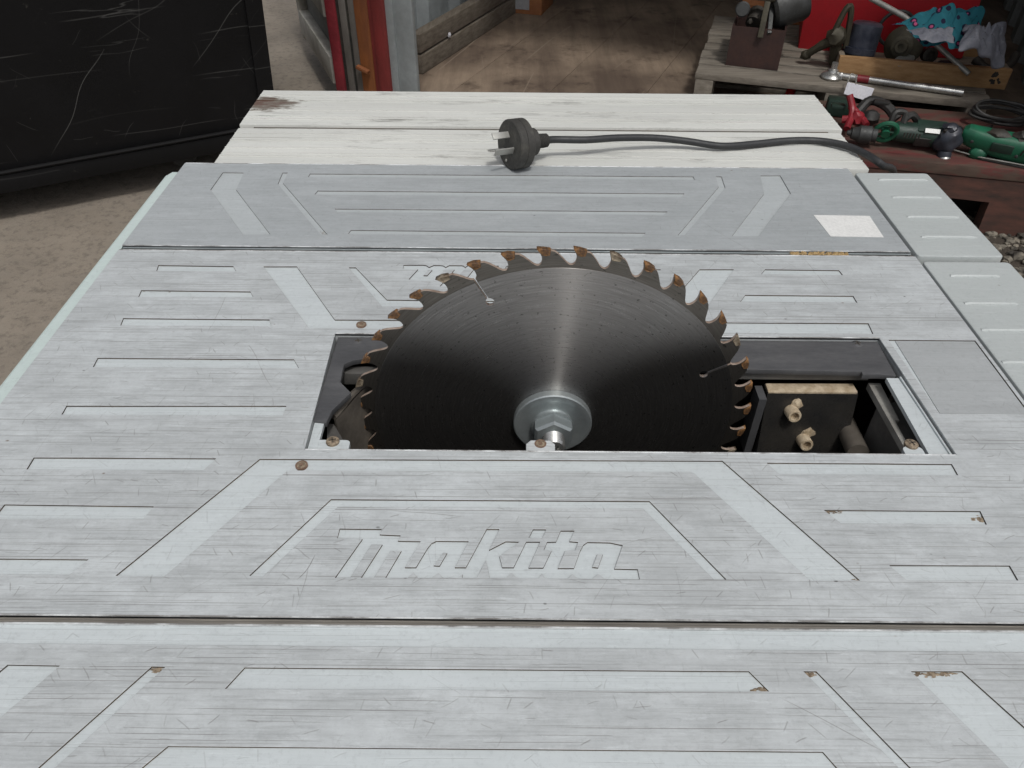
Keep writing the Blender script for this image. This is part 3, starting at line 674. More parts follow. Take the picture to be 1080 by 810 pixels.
# =====================================================================  THE YARD AND THE BLACK BIN
def ground_mesh():
    b = bmesh.new(); 
    xs_ = [-80, -30, -12]+[-6+.25*i for i in range(49)]+[12, 30, 80]; ys_ = [-60, -20, -6]+[-1+.25*i for i in range(45)]+[16, 40, 120]
    g = [[b.verts.new((x, y, .012*noise.noise(Vector((x*.9, y*.9, 0))) if abs(x) < 7 and -2 < y < 12 else 0)) for x in xs_] for y in ys_]
    for j in range(len(ys_)-1):
        for i in range(len(xs_)-1): b.faces.new((g[j][i], g[j][i+1], g[j+1][i+1], g[j+1][i]))
    me = bpy.data.meshes.new('ground'); b.to_mesh(me); b.free(); return me
tag(put('ground', ground_mesh(), 'concrete'), kind='structure')
c0 = U(296, 150, .1); bd = Vector((.479, .2575, 0)).normalized(); bn = Vector((-bd.y, bd.x, 0))
bin_ = empty('waste_bin', (c0.x, c0.y, 0), 'big scratched black waste bin at the left behind the silver top, lip along its base', 'bin')
fr = Matrix.Translation((c0.x, c0.y, 0)) @ frame((0,0,0), bd).to_3x3().to_4x4()
b = MB(fr); L = 1.9; 
lo = b.ring([(-L, .02, .10), (-.03, .02, .10), (-.03, 1.1, .10), (-L, 1.1, .10)]); hi = b.ring([(-L-.05, -.05, 1.05), (.02, -.05, 1.05), (.02, 1.2, 1.05), (-L-.05, 1.2, 1.05)])
b.skin([lo, hi]); body = b.put('body', 'bin black', bin_, smooth=20)
b = MB(fr); b.box((-L/2, .012, .128), (L, .02, .055), bev=.006); b.put('base_lip', 'bin black', bin_)
b = MB(fr); b.tube([(-L, .0, .165), (-.02, .0, .165)], .006, 8); b.put('base_bead', 'bin black', bin_)
b = MB(fr)
lo = b.ring([(-.05, .005, .10), (.0, .005, .10), (.0, .06, .10), (-.05, .06, .10)]); hi = b.ring([(0, -.062, 1.05), (.05, -.062, 1.05), (.05, 0, 1.05), (0, 0, 1.05)])
b.skin([lo, hi]); b.put('corner_post', 'bin black', bin_)
b = MB(fr); b.box((-L/2, .5, 1.06), (L+.16, 1.4, .05), bev=.01); b.put('lid', 'bin black', bin_)
for x, y in ((-.3, .2), (-L+.2, .2), (-.3, .95), (-L+.2, .95)):
    b = MB(fr); b.lathe([(-.02, .03), (-.018, .048), (.018, .048), (.02, .03)], (x, y, .05), (0, 1, 0), 20); b.box((x, y, .085), (.05, .04, .04)); b.put('wheel', 'black rubber', bin_)

# =====================================================================  SHIPPING CONTAINER
O = Vector((-.3965, 3.0134, 0)); ca = R(-22.8)
CF = Matrix.Translation(O) @ Matrix.Rotation(ca, 4, 'Z')
CFI = CF.inverted()
def onfront(px, py, yl=-.2):          # real point where the sight line meets the container's front plane
    o = CFI @ CAM; v = CFI.to_3x3() @ ray(px, py); t_ = (yl-o.y)/v.y; return o+v*t_
cont = empty('shipping_container', CF @ Vector((0, -.2, 0)), 'open red framed shipping container with pale corrugated inside wall and brown plywood floor', 'container')
FZ = .15; WR = 2.15; LEN = 5.9; HT = 2.45
def corr(b, a, d, side, h0, h1, pitch=.28, dep=.035, th=.004):
    """trapezoid corrugated sheet from a along d"""
    a, d = Vector(a), Vector(d); L = d.length; d.normalize(); s = Vector(side); prof = []; x = 0
    while x < L:
        for fx, fd in ((0, 0), (.10, 0), (.14, 1), (.24, 1)):
            prof.append(a+d*min(x+fx, L)+s*fd*dep)
        x += pitch
    prof.append(a+d*L)
    back = [p-s*th for p in prof][::-1]; poly = prof+back
    lo = b.ring([(p.x, p.y, h0) for p in poly]); hi = b.ring([(p.x, p.y, h1) for p in poly]); b.skin([lo, hi], 0, False)
b = MB(CF); corr(b, (-.10, -.14, 0), (0, LEN, 0), (1, 0, 0), FZ, HT); b.put('side_wall', 'container grey', cont, smooth=25)
b = MB(CF); corr(b, (WR+.06, -.14, 0), (0, LEN, 0), (-1, 0, 0), FZ, HT); b.put('side_wall', 'container inside', cont, smooth=25)
b = MB(CF); corr(b, (-.10, LEN, 0), (WR+.16, 0, 0), (0, -1, 0), FZ, HT); b.put('end_wall', 'container inside', cont, smooth=25)
b = MB(CF); b.box((WR/2, LEN/2-.14, HT+.02), (WR+.3, LEN+.2, .04)); b.put('roof', 'container inside', cont)
b = MB(CF); b.box((WR/2, -.19, HT-.06), (WR+.3, .10, .2)); b.put('door_header', 'post red', cont)
b = MB(CF)
for i in range(7):
    x0 = -.10+i*(WR+.16)/7; b.box((x0+(WR+.16)/14, LEN/2-.17, FZ-.014), ((WR+.16)/7-.0015, LEN, .028), bev=.001)
b.put('floor', 'plywood', cont)
b = MB(CF); b.box((WR/2, LEN/2-.16, .06), (WR+.3, LEN-.04, .115)); b.put('under_frame', 'dark void', cont)
# left front corner: post built of the sections the photo shows, left to right
secs = [(352,361,'hinge red',.05,'door_edge'),(361,365,'seal rubber',.02,'seal'),(365,371,'seal grey',.035,'seal_strip'),(371,374,'seal rubber',.02,'seal'),(374,381,'seal grey',.03,'seal_strip'),
        (381,394,'orange rust',.045,'corner_post'),(394,399,'post red',.03,'corner_post'),(399,411,'post red',.05,'corner_post'),(411,418,'container grey',.02,'post_flange'),(418,437,'container grey',.0,'post_flange')]
for xa, xb, m, pr, nm in secs:
    pa, pb = onfront(xa, 50), onfront(xb, 50)
    b = MB(CF); pr *= .4; b.box(((pa.x+pb.x)/2, -.2+.010-pr/2, 1.27), (pb.x-pa.x+.001, .02+pr, 2.4), bev=.003); b.put(nm, m, cont)
pa = onfront(388, 70); b = MB(CF)
b.box((pa.x, -.235, pa.z), (.05, .02, .012), Matrix.Rotation(.3, 3, 'Y'), .003); b.put('lock_lug', 'orange rust', cont)
b = MB(CF); b.box((WR+.09, -.19, 1.25), (.14, .12, 2.4), bev=.01); b.put('corner_post', 'post red', cont)
# the left door, swung open and seen edge on
A0 = U(351, 86, .13); A1 = U(317, 31, .13); dd = Vector((A1.x-A0.x, A1.y-A0.y, 0)); dd.normalize()
DF = Matrix.Translation((A1.x, A1.y, 0)) @ frame((0,0,0), -dd).to_3x3().to_4x4()
Ld = (A1-A0).length
door = b = MB(DF); b.box((Ld/2, .03, .17), (Ld, .06, .10), bev=.006); b.box((Ld/2, .03, .43), (Ld, .06, .14), bev=.006); b.box((.02, .03, 1.2), (.05, .058, 2.2), bev=.004); dr = b.put('container_door', 'door grey', cont)
b = MB(DF); b.box((Ld/2, .045, 1.25), (Ld-.03, .012, 2.1)); b.put('door_panel', 'container inside', dr)
# two old beams stacked along the left wall
for k in range(2):
    b = MB(CF); b.box((.022-.004*k, 1.45, FZ+.036+.073*k), (.05-.004*k, 2.9, .068), bev=.004, jit=.002)
    o = b.put('timber_beam', 'rail timber', None, CF @ Vector((.02, 0, FZ+.073*k)))
    tag(o, ['old grey timber beam lying on the plywood floor, lower of the stacked pair', 'old grey timber beam on top of the stacked pair along the pale wall'][k], 'timber', 'old beams stacked along the container wall')
b = MB(CF); b.blob((.05, .23, FZ+.085), (.004, .012, .010), .3, 3); tag(b.put('plaster_lump', 'tag white', None, CF @ Vector((.05, .23, FZ+.08))), 'small white lump stuck to the side of the old beams', 'lump')

# carton with grey label at the back of the floor
c1 = U(533, 13, FZ); c2 = U(560, 15.5, FZ); e = Vector((c2.x-c1.x, c2.y-c1.y, 0)).normalized()
K = Matrix.Translation((c1.x, c1.y, FZ)) @ frame((0,0,0), e).to_3x3().to_4x4(); w = (c2-c1).length
box_ = empty('carton', c1, 'orange brown carton with grey label on the plywood floor near the beams', 'carton')
b = MB(K); b.box((w*.70, .11, .09), (w*1.4, .22, .18), bev=.003); b.put('carton_body', 'carton orange', box_)
b = MB(K); b.box((w*.62, -.002, .075), (w*.62, .003, .11)); b.put('label', 'label grey', box_)

# =====================================================================  GREY PALLET WITH JUNK
pa = U(733, 77, .30); PA = R(-16.7); PF = Matrix.Translation((pa.x, pa.y, 0)) @ Matrix.Rotation(PA, 4, 'Z'); PFI = PF.inverted()
def PL(px, py, z=.30):            # photo position -> pallet frame
    return PFI @ U(px, py, z)
pal = empty('pallet', PF @ Vector((.45, .4, FZ)), 'weathered grey wooden pallet just inside the container, loaded with metal parts', 'pallet')
y = 0; ws = [.10, .075, .095, .075, .10, .08, .095, .10]; PWD = .905
for w in ws:
    b = MB(PF); b.box((PWD/2+random.uniform(-.005, .005), y+w/2, .290), (PWD, w-.018, .020), bev=.002, jit=.002); b.put('deck_board', 'pallet timber', pal); y += w
for x in (.035, PWD/2, PWD-.035):
    b = MB(PF); b.box((x, .37, .223), (.06, .72, .112), bev=.003, jit=.002); b.put('stringer', 'pallet timber', pal)
for yy in (.05, .37, .68):
    b = MB(PF); b.box((PWD/2, yy, .158), (PWD, .09, .016), bev=.002); b.put('bottom_board', 'pallet timber', pal)
ZP = .301
def wp(px, py, z=ZP): return U(px, py, z)
pu = PF.to_3x3() @ Vector((1, 0, 0)); pv = PF.to_3x3() @ Vector((0, 1, 0)); UPV = Vector((0, 0, 1))
# brown steel box, open topped
a_, b_ = wp(765, 68.5), wp(820, 74.5); w = (b_-a_).length; BD = .24
bx_dir = (b_-a_).normalized(); by_dir = UPV.cross(bx_dir)
BF = Matrix.Translation(a_) @ frame((0,0,0), bx_dir).to_3x3().to_4x4(); H = .125
sb = empty('steel_box', a_, 'open dark brown steel box on the left of the grey pallet', 'box')
b = MB(BF); 
b.box((w/2, .003, H/2), (w, .006, H)); b.put('side_panel', 'box brown', sb)
b = MB(BF); b.box((w/2, BD, H/2), (w, .006, H)); b.box((.003, BD/2, H/2-.001), (.006, BD-.007, H-.002)); b.box((w-.003, BD/2, H/2-.001), (.006, BD-.007, H-.002)); b.box((w/2, BD/2, .005), (w-.013, BD-.007, .006)); b.put('box_shell', 'box brown', sb)
def bw(x, y, z): return BF @ Vector((x, y, z))
# contents
b = MB(); b.lathe([(0, .050), (.01, .060), (.10, .064), (.115, .058), (.12, .03), (.125, .028)], bw(w*.62, BD*.35, H+.035), (BF.to_3x3() @ Vector((.75, .35, .25))), 28)
tag(b.put('motor_can', 'cast grey', None, bw(w*.9, BD*.5, H)), 'large grey round motor can lying on top of the brown box', 'motor')
b = MB(); b.bar(bw(w*.55, -.012, H-.025), bw(w*.55, .03, H+.075), .018, .008, .002); b.bar(bw(w*.05, .05, H+.078), bw(w*.62, .04, H+.082), .016, .014, .002); b.blob(bw(w*.62, .045, H+.08), (.012, .012, .012), .1, 1)
tag(b.put('iron_bracket', 'olive cast', None, bw(w*.5, .02, H)), 'dull iron bracket hanging over the front edge of the brown box', 'bracket')
b = MB(); b.lathe([(0, .020), (.004, .024), (.010, .024), (.012, .012), (.06, .012)], bw(w*.12, .03, H+.045), (BF.to_3x3() @ Vector((0, 1, -.2))), 20)
tag(b.put('knob', 'cast grey', None, bw(w*.12, .05, H)), 'round grey knob with flat face at the left end of the brown box', 'knob')
b = MB(); b.lathe([(0, .026), (.05, .030), (.055, .012)], bw(w*.36, .05, H+.0), (BF.to_3x3() @ Vector((.2, 1, .5))), 20); b.blob(bw(w*.30, .03, H+.01), (.008, .006, .01), .2, 3)
tag(b.put('bearing_housing', 'dark cast', None, bw(w*.36, .08, H*.8)), 'dark bearing housing half sunk in the brown box beside the bracket', 'casting')
b = MB(); b.bar(bw(w*.70, -.003, H-.012), bw(w*.62, .09, H+.07), .014, .010, .002)
tag(b.put('steel_strap', 'cast grey', None, bw(w*.7, .03, H)), 'bent grey steel strap leaning against the round motor can', 'strap')
# cartons behind the box
for nm, px, py, m, lab, dz, wd in (('carton', 778, 14, 'carton orange', 'orange brown carton behind the left end of the brown box', .14, .09), ('carton', 795, 6, 'carton yellow', 'yellow carton behind the round motor can', .20, .13), ('carton', 832, 12, 'carton orange', 'narrow orange carton between the motor can and the red panel', .17, .07)):
    c = wp(px, py+14); b = MB(Matrix.Translation(c) @ Matrix.Rotation(PA, 4, 'Z')); b.box((wd/2, .06, dz/2), (wd, .11, dz), bev=.003); b.box((wd/2, .003, dz*.6), (wd*.9, .004, .012))
    tag(b.put(nm, m, None, c), lab, 'carton')
# red panel standing at the back
r0 = wp(838, 49); r1 = wp(1040, 74); RD = (r1-r0).normalized(); 
q0 = wp(838, 50); RF = Matrix.Translation(q0) @ frame((0,0,0), pu).to_3x3().to_4x4()
rp = empty('red_cabinet', q0, 'bright red flat sided cabinet standing on the back of the grey pallet', 'cabinet')
b = MB(RF); b.box((.27, .14, .23), (.54, .28, .46), Matrix.Rotation(R(-3), 3, 'Y'), .006); b.put('cabinet_body', 'red paint', rp)
# tray of castings
t0, t1 = wp(880, 82), wp(1060, 97); td = (t1-t0).normalized(); TF = Matrix.Translation(wp(880.5, 80)) @ frame((0,0,0), td).to_3x3().to_4x4(); tw = (t1-t0).length; TD = .30; TZ = .062
tray = empty('wooden_tray', wp(880, 80), 'shallow pale wooden tray of metal parts on the right half of the grey pallet', 'tray')
b = MB(TF); b.box((tw/2, .010, TZ/2), (tw, .020, TZ), bev=.002); b.put('front_board', 'tray timber', tray)
b = MB(TF); b.box((tw/2, TD, TZ/2), (tw, .018, TZ), bev=.002); b.put('back_board', 'tray timber', tray)
for x in (.010, tw-.010):
    b = MB(TF); b.box((x, TD/2+.005, TZ/2-.001), (.018, TD-.034, TZ-.003), bev=.002); b.put('end_board', 'old timber', tray)
b = MB(TF); b.box((tw/2, TD/2+.005, .006), (tw-.04, TD-.034, .008)); b.put('base_board', 'old timber', tray)
b = MB(TF)
for i in range(14):
    b.blob((tw*.93+random.uniform(-.018, .018), -.0005, TZ/2+random.uniform(-.014, .018)), (.005, .0012, .005), .4, i, 1)
b.put('knot_stain', 'dark cast', tray)
def tw_(x, y, z): return TF @ Vector((x, y, z))
T3 = TF.to_3x3()
b = MB(); b.lathe([(0, .046), (.004, .050), (.11, .048), (.116, .040), (.118, .02)], tw_(.068, .085, .030), (T3 @ Vector((.05, .1, 1))), 28); b.lathe([(0, .0515), (.018, .0515)], tw_(.066, .08, .055), T3 @ Vector((.05, .1, 1)), 28)
tag(b.put('pipe_sleeve', 'blue steel', None, tw_(.07, .08, .03)), 'upright blue black pipe sleeve at the left end of the wooden tray', 'sleeve')
b = MB(); d_ = T3 @ Vector((-.35, -.9, .15)); b.lathe([(0, .045), (.02, .060), (.032, .061), (.040, .052), (.046, .034), (.060, .030), (.064, .022), (.078, .019), (.078, .010), (.070, .010), (.070, .001)], tw_(.215, .135, .075), d_, 30)
for k in range(4): b.lathe([(0, .033), (.003, .034), (.005, .031)], tw_(.215, .135, .075)+d_.normalized()*(.046+.006*k), d_, 30)
tag(b.put('ribbed_hub', 'olive cast', None, tw_(.2, .12, .07)), 'big round ribbed hub facing forward in the wooden tray', 'hub')
b = MB(); n = 22; pts = [tw_(.185+.055*math.cos(2*math.pi*i/n), .20, .105+.055*math.sin(2*math.pi*i/n)) for i in range(n+1)]; b.tube(pts, .006, 8)
tag(b.put('steel_ring', 'cast grey', None, tw_(.185, .2, .06)), 'thin dark steel ring standing up behind the ribbed hub', 'ring')
b = MB(); b.lathe([(0, .022), (.03, .024), (.032, .014), (.020, .013)], tw_(.285, .12, .055), T3 @ Vector((.2, -1, .2)), 22)
tag(b.put('bushing', 'dark cast', None, tw_(.285, .12, .05)), 'small dark bushing just right of the ribbed hub', 'bushing')
b = MB(); b.lathe([(0, .020), (.005, .024), (.035, .024), (.040, .018)], tw_(.315, .055, .035), T3 @ Vector((1, .1, 0)), 20); b.lathe([(0, .026), (.012, .026)], tw_(.335, .055, .035), T3 @ Vector((1, .1, 0)), 6)
tag(b.put('pipe_fitting', 'cast grey', None, tw_(.33, .055, .035)), 'grey pipe fitting lying behind the middle of the tray front', 'fitting')
b = MB(); b.lathe([(0, .05), (.004, .052), (.006, .04)], tw_(.205, .045, .050), T3 @ Vector((0, -.15, 1)), 26, sq=.5)
tag(b.put('steel_plate', 'light metal', None, tw_(.205, .05, .05)), 'thin round steel plate lying in front of the ribbed hub', 'plate')
b = MB(); b.tube([tw_(.43, .10, .055), tw_(.46, .07, .040), tw_(.50, .065, .038), tw_(.535, .09, .055), tw_(.55, .12, .075)], .014, 12, sub=4)
tag(b.put('pipe_elbow', 'dark cast', None, tw_(.49, .08, .04)), 'dark curved pipe elbow at the right end of the wooden tray', 'elbow')
b = MB(); b.tube([UY(918, -2, 2.75), UY(955, 18, 2.66)], .009, 12); b.tube([UY(955, 18, 2.66), wp(1022, 78, .345)], .008, 12)
o = b.put('metal_pole', 'light metal', None, wp(1022, 78, .345)); tag(o, 'long pale metal pole leaning across the red cabinet into the tray', 'pole')
# lever casting left of the tray
b = MB(); p = wp(850, 58, .33); q = wp(883, 40, .40); b.tube([p, (p+q)/2+Vector((0, 0, .004)), q], [.013, .016, .020], 10, sub=3)
q2 = q+Vector((.01, .0, .07)); b.tube([q+Vector((-.02, 0, 0)), q2+Vector((-.006, 0, .02)), q2+Vector((.012, 0, .01)), q+Vector((.035, 0, -.03))], .010, 8, sub=4)
b.blob(q, (.035, .03, .03), .2, 5); b.blob(p, (.018, .014, .016), .2, 6); b.tube([q+Vector((0,0,0)), q+Vector((.02,.02,-.085))], .018, 10)
tag(b.put('lever_casting', 'olive cast', None, p), 'dark olive lever casting with a forked end in front of the red cabinet', 'casting')
b = MB(); p = wp(877, 82, ZP); b.lathe([(0, .034), (.006, .037), (.012, .033), (.020, .018), (.026, .016), (.030, .010), (.048, .010)], p, (0, 0, 1), 26)
tag(b.put('valve_cap', 'bright steel', None, p), 'round shiny steel valve cap at the pallet front left of the tray', 'valve')
# chrome bar in front of the tray with red tape and tag
e0, e1 = wp(884, 79, ZP+.012), wp(1015, 97, ZP+.010); e0.z = e1.z = ZP+.011
e0 = wp(886, 79.5, ZP+.011); e1 = wp(1015, 97.5, ZP+.011)
sh = Vector((0, -.004, 0))
bar = empty('steel_bar', e0, 'long shiny steel bar with red taped end lying along the tray front', 'bar')
b = MB(); b.tube([e0+sh, e1+sh], .0105, 16); b.put('rod', 'bright steel', bar)
m0 = e0.lerp(e1, .14); m1 = e0.lerp(e1, .24); b = MB(); b.tube([m0+sh, m1+sh], .0118, 16); b.put('tape', 'red metal', bar)
b = MB(); b.blob(e0+sh, (.016, .014, .012), .2, 9); b.put('rod_head', 'bright steel', bar)
k0 = wp(895, 84, ZP+.02); tg = empty('paper_tag', k0, 'white paper tag on a string hanging over the front of the grey pallet', 'tag')
tc0, tc1, tc2, tc3 = UY(894, 87, k0.y-.035), UY(922, 94, k0.y-.05), UY(916, 107, k0.y-.06), UY(890, 99, k0.y-.045)
b = MB(); lo = b.ring([tc0, tc1, tc2, tc3]); hi = b.ring([v+Vector((0, .0015, .0015)) for v in (tc0, tc1, tc2, tc3)]); b.skin([lo, hi]); b.put('tag_card', 'tag white', tg, smooth=0)
b = MB(); b.tube([tc0, k0+Vector((-.004, -.01, .004)), k0+Vector((.004, .0, .018)), k0+Vector((.02, -.005, .010)), tc0.lerp(tc1, .3)], .0022, 6, sub=3); b.put('string', 'light metal', tg)
# rags
def rag(name, pts, m, lab, amp, seed, parent=None, nx=60, ny=36):
    """crumpled cloth over a four-corner patch (corners + lift)"""
    b = bmesh.new(); g = []
    for j in range(ny+1):
        row = []
        for i in range(nx+1):
            u, v = i/nx, j/ny
            p = (pts[0]*(1-u)+pts[1]*u)*(1-v)+(pts[3]*(1-u)+pts[2]*u)*v
            s_ = Vector((u*3.2+seed, v*2.4, seed*1.7)); w1 = noise.noise(s_*1.1); w2 = noise.noise(s_*2.0+Vector((5, 1, 0))); ed = min(1, 6*min(u, 1-u), 6*min(v, 1-v)); 
            ridg = abs(noise.noise(s_*2.1+Vector((2, 7, 3))))
            p = p+Vector((w1*.6, -abs(w1)*.5*ed+ridg*.7*ed, w1*1.0+ridg*1.5*ed+.9*math.sin(math.pi*u)*math.sin(math.pi*v)))*amp
            row.append(b.verts.new(p))
        g.append(row)
    for j in range(ny):
        for i in range(nx): b.faces.new((g[j][i], g[j][i+1], g[j+1][i+1], g[j+1][i]))
    r = bmesh.ops.solidify(b, geom=b.faces[:], thickness=.002)
    bmesh.ops.recalc_face_normals(b, faces=b.faces); me = bpy.data.meshes.new(name); b.to_mesh(me); b.free()
    o = put(name, me, m, parent, pts[3] if not parent else None, 180); 
    if not parent: tag(o, lab, 'cloth')
    return o
Yc = 2.42
rag('leopard_rag', [UY(945, 20, 2.50), UY(1030, 14, 2.55), UY(1034, 48, 2.42), UY(985, 48, 2.40)], 'leopard cloth', 'crumpled turquoise leopard print cloth with pink spots over the tray', .034, 3)
rag('grey_rag', [UY(1018, 26, 2.44), UY(1066, 28, 2.46), UY(1056, 74, 2.36), UY(1012, 52, 2.36)], 'cloth grey', 'crumpled pale grey cloth hanging off the right end of the tray', .030, 8, nx=44, ny=30)
rag('pale_rag', [UY(958, 28, 2.42), UY(1004, 30, 2.42), UY(1008, 44, 2.36), UY(972, 44, 2.36)], 'cloth grey', 'small folded pale pink grey cloth under the leopard print cloth', .012, 12, nx=36, ny=20)
# little red cap under the pallet
p = U(831, 103, FZ); b = MB(); b.lathe([(0, .016), (.004, .018), (.032, .016), (.038, .010), (.040, .002)], p, (.1, -.3, 1), 16); b.lathe([(0, .020), (.006, .020)], p, (.1, -.3, 1), 10)
tag(b.put('bottle_cap', 'cap red', None, p), 'small bright red plastic cap in the shadow below the grey pallet', 'cap')

# =====================================================================  RED TIMBER PALLET WITH POWER TOOLS
QZ = .27; q0 = U(998, 173.5, QZ); q1 = U(1079, 181, QZ); qd = Vector((q1.x-q0.x, q1.y-q0.y, 0)).normalized()
QF = Matrix.Translation((q0.x, q0.y, 0)) @ frame((0,0,0), qd).to_3x3().to_4x4()
rpal = empty('red_pallet', QF @ Vector((0, .2, 0)), 'red stained heavy timber pallet on gravel, with power tools lying on it', 'pallet')
b = MB(QF); b.box((.15, .072, QZ-.016), (1.2, .132, .032), bev=.004, jit=.002); b.put('deck_board', 'red timber', rpal)
b = MB(QF); b.box((.15, .22, QZ-.017), (1.2, .14, .030), bev=.004, jit=.002); b.put('deck_board', 'red timber dark', rpal)
b = MB(QF); b.box((.15, .36, QZ-.016), (1.2, .12, .030), bev=.004, jit=.002); b.put('deck_board', 'red timber', rpal)
# front beam with a fork notch
b = MB(QF); zb = QZ-.034; n0, n1 = -.03, .145
lx = [(-.45, .0), (n0-.28, .0), (n0-.28, .0)]
prof = [(-.45, .04), (-.10, .04), (-.10, zb-.062), (.150, zb-.066), (.155, .04), (.75, .04), (.75, zb), (-.45, zb)]
b.b.verts.ensure_lookup_table(); lo = b.ring([(x, .008, z) for x, z in prof]); hi = b.ring([(x, .060, z) for x, z in prof]); b.skin([lo, hi]); b.put('front_beam', 'red timber dark', rpal, smooth=20)
b = MB(QF); b.box((.15, .40, zb-.045), (1.2, .05, .08)); b.put('rear_beam', 'red timber dark', rpal)
# gravel bank
def gz(x, y): return .075*math.exp(-(((x-1.35)/.75)**2+((y-1.75)/.5)**2))+.012
b = bmesh.new(); g = []
for j in range(41):
    g.append([b.verts.new((.55+i*.045, .9+j*.032, gz(.55+i*.045, .9+j*.032)-.03*(i in (0, 40) or j in (0, 40))+.01*noise.noise(Vector((i*.5, j*.5, 0))))) for i in range(41)])
for j in range(40):
    for i in range(40): b.faces.new((g[j][i], g[j][i+1], g[j+1][i+1], g[j+1][i]))
me = bpy.data.meshes.new('gravel_bed'); b.to_mesh(me); b.free(); tag(put('gravel_ground', me, 'gravel soil'), kind='structure')
b = bmesh.new(); pro = bmesh.new(); bmesh.ops.create_icosphere(pro, subdivisions=1, radius=1); pv_ = [v.co.copy() for v in pro.verts]; pf_ = [[v.index for v in f.verts] for f in pro.faces]; pro.free()
for i in range(5200):
    x, y = random.uniform(.6, 2.25), random.uniform(.95, 2.12); s_ = random.choice((.004, .006, .008, .011, .016))*random.uniform(.8, 1.2)
    rot = Matrix.Rotation(random.uniform(0, 6), 3, 'Z'); sc3 = (s_*random.uniform(.8, 1.4), s_*random.uniform(.7, 1.1), s_*random.uniform(.4, .8))
    c = Vector((x, y, gz(x, y)+sc3[2]*.5)); vs = []
    for p in pv_:
        k = 1+.35*noise.noise(p*1.3+Vector((i, 0, 0))); vs.append(b.verts.new(c+rot @ Vector((p.x*sc3[0]*k, p.y*sc3[1]*k, p.z*sc3[2]*k))))
    for f in pf_: b.faces.new([vs[k] for k in f])
me = bpy.data.meshes.new('gravel'); b.to_mesh(me); b.free(); tag(put('gravel', me, 'gravel stone', None, (1.35, 1.7, 0), 0), 'loose pale and brown gravel in front of the red timber pallet', 'gravel', kind='stuff')

def qp(px, py, h): return U(px, py, QZ+h)
# drill: chuck to the left, open green gear ring, dark body
dr0 = qp(893, 133, .03); dr1 = qp(922, 141, .035)
drill = empty('power_drill', qp(925, 150, 0), 'black and green power drill on the red pallet, its chuck pointing left', 'drill')
dx = (qp(1000, 150, .035)-qp(915, 141, .035)).normalized(); s0 = qp(924, 143, .035)
b = MB(); b.lathe([(0, .008), (.008, .014), (.012, .020), (.030, .023), (.046, .024), (.050, .018), (.058, .020), (.075, .018), (.078, .012), (.088, .009), (.088, .002)][::-1] if False else [(0, .006), (.010, .009), (.012, .015), (.028, .019), (.032, .023), (.062, .024), (.066, .018), (.078, .020), (.080, .006)], s0-dx*.078, dx, 24); b.put('chuck', 'cast grey', drill)
b = MB(); c = qp(934, 139, .045); n = 20; up_ = Vector((0, -.35, .93)); 
b.tube([c+dx*.028*math.cos(2*math.pi*i/n)+up_*.030*math.sin(2*math.pi*i/n) for i in range(n+1)], .007, 8); 
for k in range(5): a = 2*math.pi*k/5; b.tube([c, c+dx*.026*math.cos(a)+up_*.028*math.sin(a)], .004, 6)
b.lathe([(-.01, .012), (.012, .012)], c, dx.cross(up_), 14); b.put('gear_ring', 'tool green', drill)
b = MB(); c2 = qp(966, 140, .040); b.lathe([(0, .022), (.01, .030), (.08, .031), (.125, .036), (.13, .030)], qp(941, 138, .040), dx, 20, sq=.9); b.put('motor_body', 'tool dark green', drill)
b = MB(); b.tube([qp(940, 128, .06), qp(945, 118, .085), qp(955, 120, .08), qp(952, 132, .06)], .009, 8, sub=4); b.tube([qp(955, 125, .07), qp(962, 121, .08), qp(968, 128, .06)], .010, 8, sub=3); b.put('side_handle', 'tool black', drill)
b = MB()
for k in range(6): c_ = qp(952+3.2*k, 139.2+.3*k, .066); b.tube([c_+up_*.004-Vector((0, .012, 0)), c_-up_*.010-Vector((0, .018, 0))], .0022, 6)
b.put('vent_slots', 'dark void', drill)
b = MB(); b.tube([qp(996, 139, .07), qp(1003, 133, .075), qp(1012, 134, .05), qp(1018, 138, .012), qp(1030, 137, .006), qp(1046, 133, .006)], .0042, 8, sub=4); b.put('flex', 'tool black', drill)
c = qp(978, 138, .05); G = frame(c, dx, up_); b = MB(G); b.box((.01, -.0, -.006), (.085, .05, .052), bev=.010); b.put('gear_housing', 'tool dark green', drill)
b = MB(G); b.box((-.008, -.03, -.012), (.045, .012, .028), bev=.003); b.put('name_plate', 'tool black', drill)
b = MB(G); b.box((.006, -.024, .021), (.038, .012, .003), Matrix.Rotation(R(30), 3, 'X')); b.put('label', 'sticker white', drill)
b = MB(); c = qp(1000, 148, .04); b.blob(c, (.034, .026, .040), .15, 3, 3); b.blob(c+Vector((-.005, 0, .035)), (.022, .02, .012), .2, 5, 2); b.lathe([(0, .017), (.012, .019), (.020, .017), (.022, .008)], c+Vector((-.002, -.008, -.028)), (0, -.3, -1), 18); b.put('handle_end', 'tool slate', drill)
b = MB(); b.lathe([(0, .0165), (.005, .0175), (.007, .012)], c+Vector((-.002, -.015, -.043)), (0, -.45, -.9), 18); b.put('end_ring', 'bright steel', drill)
